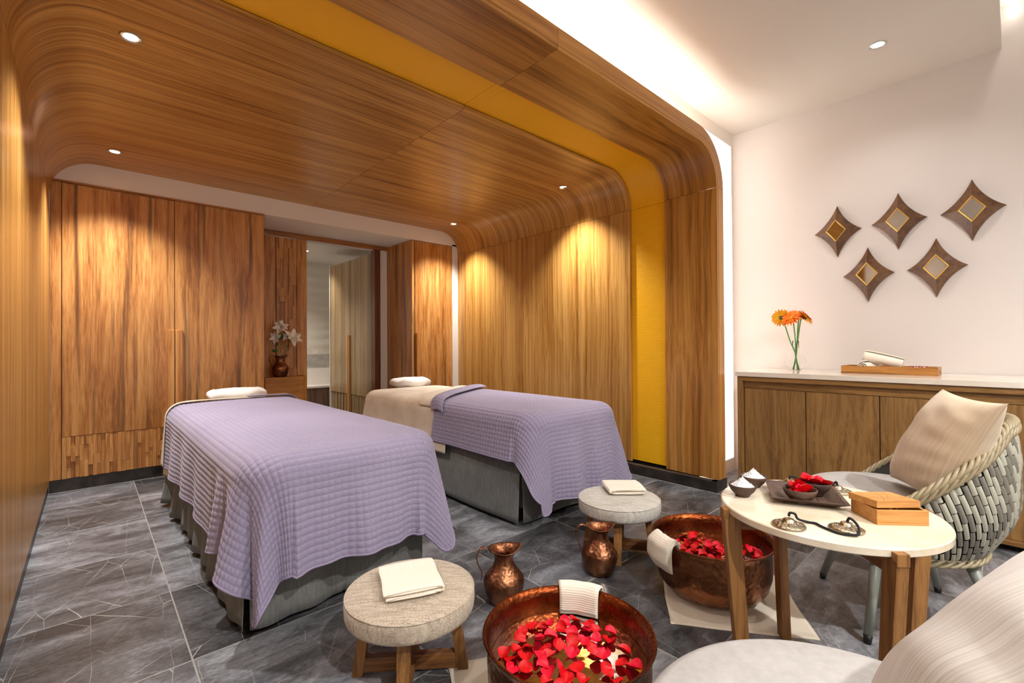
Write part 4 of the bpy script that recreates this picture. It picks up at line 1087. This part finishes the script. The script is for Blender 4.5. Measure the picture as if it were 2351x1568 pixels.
# square tray
tt=empty('square_tray',(1.862,.508,TZ+.0005),R(24.3),'square carved dark wood tray holding two bowls of petals','tray')
h0,h1,zt_=.072,.112,.024
MB().frustum((0,0,0),(0,0,.004),h0,h0,h0+.006,h0+.006).build('tray_base',M['darkwood'],tt)
for k in range(4):
    V=[(-h0,-h0,.001),(h0,-h0,.001),(h1,-h1,zt_),(-h1,-h1,zt_),(-h0+.004,-h0+.008,.0045),(h0-.004,-h0+.008,.0045),(h1-.010,-h1+.010,zt_),(-h1+.010,-h1+.010,zt_)]
    o=MB().add(V,[(0,1,2,3),(7,6,5,4),(3,2,6,7),(0,4,5,1),(1,5,6,2),(0,3,7,4)]).build('tray_side',M['darkwood'],tt); o.rotation_euler=(0,0,k*PI/2)
bA=bowl((1.795,.502,TZ+.006),1.08,'dark bowl of red petals at the front of the square tray','bowls of red petals')
bB=bowl((1.922,.490,TZ+.006),1.08,'dark bowl of red petals at the back of the square tray','bowls of red petals')
for c,nm,sd in (((1.795,.502),'front',1),((1.922,.490),'back',2)):
    r_=random.Random(sd)
    for k in range(8):
        a=r_.uniform(0,6.28); q=.028*math.sqrt(r_.random())
        petal(c[0]+q*math.cos(a),c[1]+q*math.sin(a),TZ+.043+.006*r_.random()+.008*(1-q/.028),r_.uniform(.042,.052),r_.uniform(0,6.28),r_.uniform(-.5,.5),r_.uniform(-.5,.5),'red rose petal heaped in the %s bowl on the square tray'%nm,'petals in the %s bowl'%nm)
def cymbal(parent,loc,tiltx=0,tilty=0):
    o=MB().lathe([(.001,.0215),(.006,.0212),(.011,.019),(.0135,.014),(.0155,.0115),(.020,.0105),(.028,.0085),(.034,.006),(.0352,.0045),(.0352,.0015),(.0345,.0005),(.030,.002),(.012,.010),(.001,.016)],48).build('cymbal',M['brass'],parent,smooth=True)
    o.location=loc; o.rotation_euler=(tiltx,tilty,random.uniform(0,6)); o.scale=(1.28,1.28,1.15)
    for k in range(9):   # raised ornaments round the rim
        a=2*PI*k/9; q=MB()
        for p in range(2): q.tube([(.0195+.004*math.cos(x)+.004*p,.003*math.sin(x*1.7+p),.0108-.0012*p-.002*math.cos(x)*.3) for x in np.linspace(0,5,7)],.0009,5)
        q=q.build('ornament',M['brass'],o,smooth=True); q.rotation_euler=(0,0,a)
    return o
tg=empty('hand_cymbals',(1.583,.400,TZ+.0003),0,'pair of bronze hand cymbals on a black cord at the front of the table','cymbals','bronze hand cymbals')
cymbal(tg,(-.036,.063,0)); cymbal(tg,(.055,-.062,0),R(3),0)
cp=bz([(-.036,.063,.030),(-.034,.060,.040),(-.022,.050,.036),(.012,.052,.012),(.030,.030,.004),(.035,.012,.004),(.022,-.005,.004),(.006,-.035,.004),(.000,-.062,.004),(.008,-.090,.006),(.022,-.098,.010),(.045,-.090,.024),(.056,-.070,.036),(.056,-.062,.022)],110)
MB().tube(cp,.0036,8).build('cord',M['cord'],tg,smooth=True)
tg=empty('hand_cymbals',(2.02,.512,TZ+.0003),0,'pair of bronze hand cymbals behind the square tray','cymbals','bronze hand cymbals')
cymbal(tg,(-.025,.082,0)); cymbal(tg,(.012,-.066,0))
cp=bz([(-.025,.082,.018),(-.024,.078,.034),(-.010,.064,.030),(.018,.045,.006),(.03,.01,.004),(.02,-.02,.004),(.010,-.045,.015),(.010,-.062,.036),(.012,-.066,.020)],80)
MB().tube(cp,.0036,8).build('cord',M['cord'],tg,smooth=True)
# box with engraved lid
bxo=empty('wooden_box',(1.843,.272,TZ+.0005),R(-47),'maple box with its engraved lid set askew at the right of the table','box')
W_,D_,H_=.0735,.060,.044
mbx=MB(); w2=.008
mbx.box((-W_,-D_,0),(W_,D_,.006))
mbx.build('box_base',M['box'],bxo)
MB().box((-W_,-D_,.006),(W_,-D_+w2,H_)).build('side',M['box'],bxo,bevel=.0008)
MB().box((-W_,D_-w2,.006),(W_,D_,H_)).build('side',M['box'],bxo,bevel=.0008)
MB().box((-W_,-D_+w2,.006),(-W_+w2,D_-w2,H_)).build('side',M['box'],bxo)
MB().box((W_-w2,-D_+w2,.006),(W_,D_-w2,H_)).build('side',M['box'],bxo)
lines=[[(-.9,-1),(-.9,1)],[(-.62,1),(-.62,.4),(-.2,-.3),(0,-.9)],[(-.62,-.9),(-.2,-.2),(.1,.55),(.2,1)],[(.2,-1),(.0,-.3),(.35,.3),(.6,1)],[(.62,-.9),(.2,0),(-.1,.7)],[(.95,-.7),(.6,.1),(.3,.8)]]
gx,gy=100,76; P=np.zeros((gx,gy,3)); lw,ld,lh=.072,.052,.020
X=np.linspace(-1,1,gx)[:,None]*np.ones((1,gy)); Y=np.linspace(-1,1,gy)[None,:]*np.ones((gx,1)); dmin=np.full((gx,gy),9.)
for ln in lines:
    q=bz([(a,b,0) for a,b in ln],24) if len(ln)>2 else [Vector((*ln[0],0)),Vector((*ln[1],0))]
    for p0,p1 in zip(q[:-1],q[1:]):
        ax,ay,bx_,by_=p0.x*lw,p0.y*ld,p1.x*lw,p1.y*ld; px,py=X*lw-ax,Y*ld-ay; ex,ey=bx_-ax,by_-ay
        tt_=np.clip((px*ex+py*ey)/(ex*ex+ey*ey+1e-12),0,1); dmin=np.minimum(dmin,np.hypot(px-tt_*ex,py-tt_*ey))
P[...,0]=X*lw;P[...,1]=Y*ld;P[...,2]=lh-.0022*np.clip(1-dmin/.0022,0,1)
lid=MB().grid(P).box((-lw,-ld,0),(lw,ld,lh-.0026)).build('lid',M['box'],bxo,auto=30)
mb=MB()
for a,b in (((-lw,-ld),(lw,-ld)),((lw,-ld),(lw,ld)),((lw,ld),(-lw,ld)),((-lw,ld),(-lw,-ld))):
    n=len(mb.v); mb.v+=[(a[0],a[1],lh-.003),(b[0],b[1],lh-.003),(b[0],b[1],lh),(a[0],a[1],lh)]; mb.f.append((n,n+1,n+2,n+3))
mb.build('lid_edge',M['box'],bxo).parent=lid
lid.location=(-.010,.006,H_+.0012); lid.rotation_euler=(R(-2.5),R(2),R(10))

# ------------------------------------------------------------------ WICKER CHAIRS
def pillow(name,corners,thick,mat,label,group,n=44,seed=1):
    """corners: bl,br,tr,tl in world; puffy square"""
    a,b,c,d=[Vector(q) for q in corners]; nr=(b-a).cross(d-a).normalized()
    c0=(a+b+c+d)/4; r_=random.Random(seed); mb=MB(); uv=[]
    for side in (1,-1):
        P=np.zeros((n,n,3))
        for i in range(n):
            for j in range(n):
                u,v=i/(n-1),j/(n-1)
                # bring the edges in between the corners
                U,V=2*u-1,2*v-1
                pu=U*(1-.07*(1-V*V)**1.0*abs(U)**2.0); pv=V*(1-.07*(1-U*U)*abs(V)**2.0)
                u2,v2=(pu+1)/2,(pv+1)/2
                p=(a*(1-u2)+b*u2)*(1-v2)+(d*(1-u2)+c*u2)*v2
                hgt=((1-abs(U)**2.6)*(1-abs(V)**2.6))**.55
                wr_=.0018*math.sin(U*6+V*4+seed)*hgt+.002*math.sin(V*11-U*5+seed*2)*hgt*(1-hgt*.5)+.002*math.sin(9*U*V+seed+V*14)*hgt
                p=p+nr*side*(thick*hgt*(1-.12*V)+wr_)
                P[i,j]=p-c0; uv.append((u,v))
        mb.grid(P,flip=(side<0))
    o=mb.build(name,mat,smooth=True,uvs=uv); o.location=c0
    return setp(o,label,'cushion',group)

def chair(cx,cy,face,feet,label,parts_near,SR=.325):
    """face = direction (deg) the sitter looks; feet = 4 floor points"""
    t=empty('wicker_chair',(cx,cy,0),0,label,'chair','wicker tub chairs')
    ZB_=.335; ZS=.455
    back=face+180
    def zr(d):   # rim height at angular offset d (deg) from the back centre
        d=abs(d); 
        if d<32: return .86-.012*(d/32)**2
        if d<104: 
            k=(d-32)/72; return .848-(.848-.50)*(k**1.05)
        return .50-.045*min(1,(d-104)/16)
    def rad(z): 
        k=(z-ZB_)/(.86-ZB_); return .266+.096*math.sin(min(1,max(0,k)*2.1)*PI/2)-.016*max(0,k-.75)*4
    def pos(dd,z,off=0):
        a=R(back+dd); r_=rad(z)+off; return Vector((r_*math.cos(a),r_*math.sin(a),z))
    # dark woven core
    N=90; P=np.zeros((N,16,3))
    for i in range(N):
        dd=-180+360*i/(N-1); zt_=zr(dd)
        for j in range(16): P[i,j]=pos(dd,ZB_+(zt_-ZB_)*j/15,-.004)
    MB().grid(P).build('shell_core',M['tub'],t,smooth=True,solid=.008)
    # bulging strands laid like slanted bricks
    seg=MB(); S_=np.zeros((5,5,3))
    for i in range(5):
        for j in range(5):
            u,v=i/4*2-1,j/4*2-1; S_[i,j]=(u*.5,v*.5,math.sqrt(max(0,1-u*u*.92))*(1-.35*v**4)-.28)
    seg.grid(S_)
    sd=[]
    for mt in ('strandA','strandB'):
        q=seg.build('strand',M[mt],smooth=True); sd.append(q.data); bpy.data.objects.remove(q)
    cand=[]; cols=100; dl=360/cols
    for c_ in range(cols):
        for k in range(-2,26):
            zc=ZB_+.018+k*.066+(.033 if c_%2 else 0)
            d0=-180+c_*dl
            dd=((d0-(zc-ZB_)*62+180)%360)-180
            lo_=max(zc-.033,ZB_+.004); hi_=min(zc+.033,zr(dd)-.018)
            if hi_-lo_<.014: continue
            zc=(lo_+hi_)/2; ln_=(hi_-lo_)*.96
            p=pos(dd,zc,.0035); p2=pos(dd-1.86,zc+.03,.0035); up_=(p2-p).normalized()
            a=R(back+dd); nrm=Vector((math.cos(a),math.sin(a),0)); nrm=(nrm-up_*nrm.dot(up_)).normalized(); xx=up_.cross(nrm)
            w_=rad(zc)*R(dl)*.90
            Mx=Matrix((xx*w_*.92,up_*ln_*1.08,nrm*.0085)).transposed().to_4x4(); Mx.translation=p
            wp=p+Vector((cx,cy,0)); vis=((Vector((0,0,1.15))-wp).normalized()).dot(nrm); dist=(wp-Vector((0,0,1.15))).length
            cand.append((-(vis/dist) if vis>0 else 1/dist,Mx,(c_+k)%3==0 or random.random()<.12))
    cand.sort(key=lambda q:q[0])
    near=cand[:300] if parts_near else []; far=cand[300:] if parts_near else cand
    for _,Mx,alt in near:
        o=bpy.data.objects.new('weave_strand',sd[1 if alt else 0]); COL.objects.link(o); o.parent=t; o.matrix_local=Mx
    mb=MB(); base=[Vector(v) for v in seg.v]
    for _,Mx,alt in far: mb.add([Mx@v for v in base],seg.f)
    mb.build('woven_body',M['strandA'],t,smooth=True,kind='stuff')
    # braided rim and base ring
    rimp=[pos(dd,zr(dd),0) for dd in np.linspace(-180,180,241)]
    for k in range(4):
        pts=[]
        for i,p in enumerate(rimp):
            ph=i*.62+k*PI/2; dr_=Vector((p.x,p.y,0)).normalized()
            pts.append(p+dr_*(.013*math.cos(ph)+.002)+Vector((0,0,.011*math.sin(ph)-.004)))
        MB().tube(pts,.0072,7).build('braid_strand',M['braid'],t,smooth=True)
    # wide braided facing down the sloping arms (second twist outside)
    for k in range(3):
        pts=[]
        for i,dd in enumerate(np.linspace(-150,150,200)):
            p=pos(dd,zr(dd)-.022,.010); ph=i*.7+k*2*PI/3; dr_=Vector((p.x,p.y,0)).normalized()
            pts.append(p+dr_*(.006*math.cos(ph))+Vector((0,0,.014*math.sin(ph))))
        MB().tube(pts,.0068,7).build('braid_strand',M['braid'],t,smooth=True)
    for k in range(3):
        pts=[]
        for i in range(181):
            a=2*PI*i/180; ph=i*.55+k*2*PI/3; r_=.276+.009*math.cos(ph); pts.append((r_*math.cos(a),r_*math.sin(a),ZB_+.002+.012*math.sin(ph)))
        MB().tube(pts,.0068,7).build('base_braid',M['braid'],t,smooth=True)
    MB().lathe([(.001,ZB_-.004),(.25,ZB_-.004),(.25,ZB_+.012),(.001,ZB_+.012)],40).build('seat_frame',M['tub'],t)
    # seat pad
    MB().lathe([(.001,ZS+.002),(SR-.03,ZS),(SR-.008,ZS+.008),(SR+.004,ZS+.030),(SR-.002,ZS+.052),(SR-.02,ZS+.061),(SR-.10,ZS+.066),(.001,ZS+.068)],80).build('seat_pad',M['seatpad'],t,smooth=True)
    MB().lathe([(.001,ZB_+.012),(.24,ZB_+.012),(SR-.04,ZS-.002),(.001,ZS-.002)],60).build('seat_support',M['tub'],t,smooth=True)
    for fx,fy in feet:
        lx,ly=fx-cx,fy-cy; k=.62
        MB().tube([(lx,ly,.028),(lx*(1-.38*.5),ly*(1-.38*.5),.18),(lx*k,ly*k,ZB_+.004)],[.0145,.018,.0205],20).build('leg',M['legmetal'],t,smooth=True)
        MB().tube([(lx*1.02,ly*1.02,.0),(lx,ly,.029)],[.012,.0155],18).build('foot_cap',M['blackplastic'],t,smooth=True)
    return t
fd=math.degrees(math.atan2(.975,-.21))
chair(2.525,.355,fd,[(2.2,.39),(2.64,.64),(2.87,.25),(2.43,0.0)],'wicker tub chair with a beige cushion in front of the sideboard',True)
chair(.84,.13,fd-34,[(.66,.42),(1.10,.36),(1.03,-.10),(.60,-.06)],'wicker tub chair in the near right corner, mostly out of the picture',False,.345)
pillow('cushion',[(2.66,.385,.545),(2.275,.175,.535),(2.235,.015,.945),(2.615,.205,.955)],.088,M['cush'],'beige slub cushion leaning in the wicker chair by the sideboard','square cushions on the wicker chairs',seed=3)
pillow('cushion',[(1.00,.18,.54),(.58,-.04,.53),(.64,-.34,.87),(1.11,-.07,.885)],.10,M['cush2'],'pale slub cushion filling the lower right corner of the picture','square cushions on the wicker chairs',seed=5)
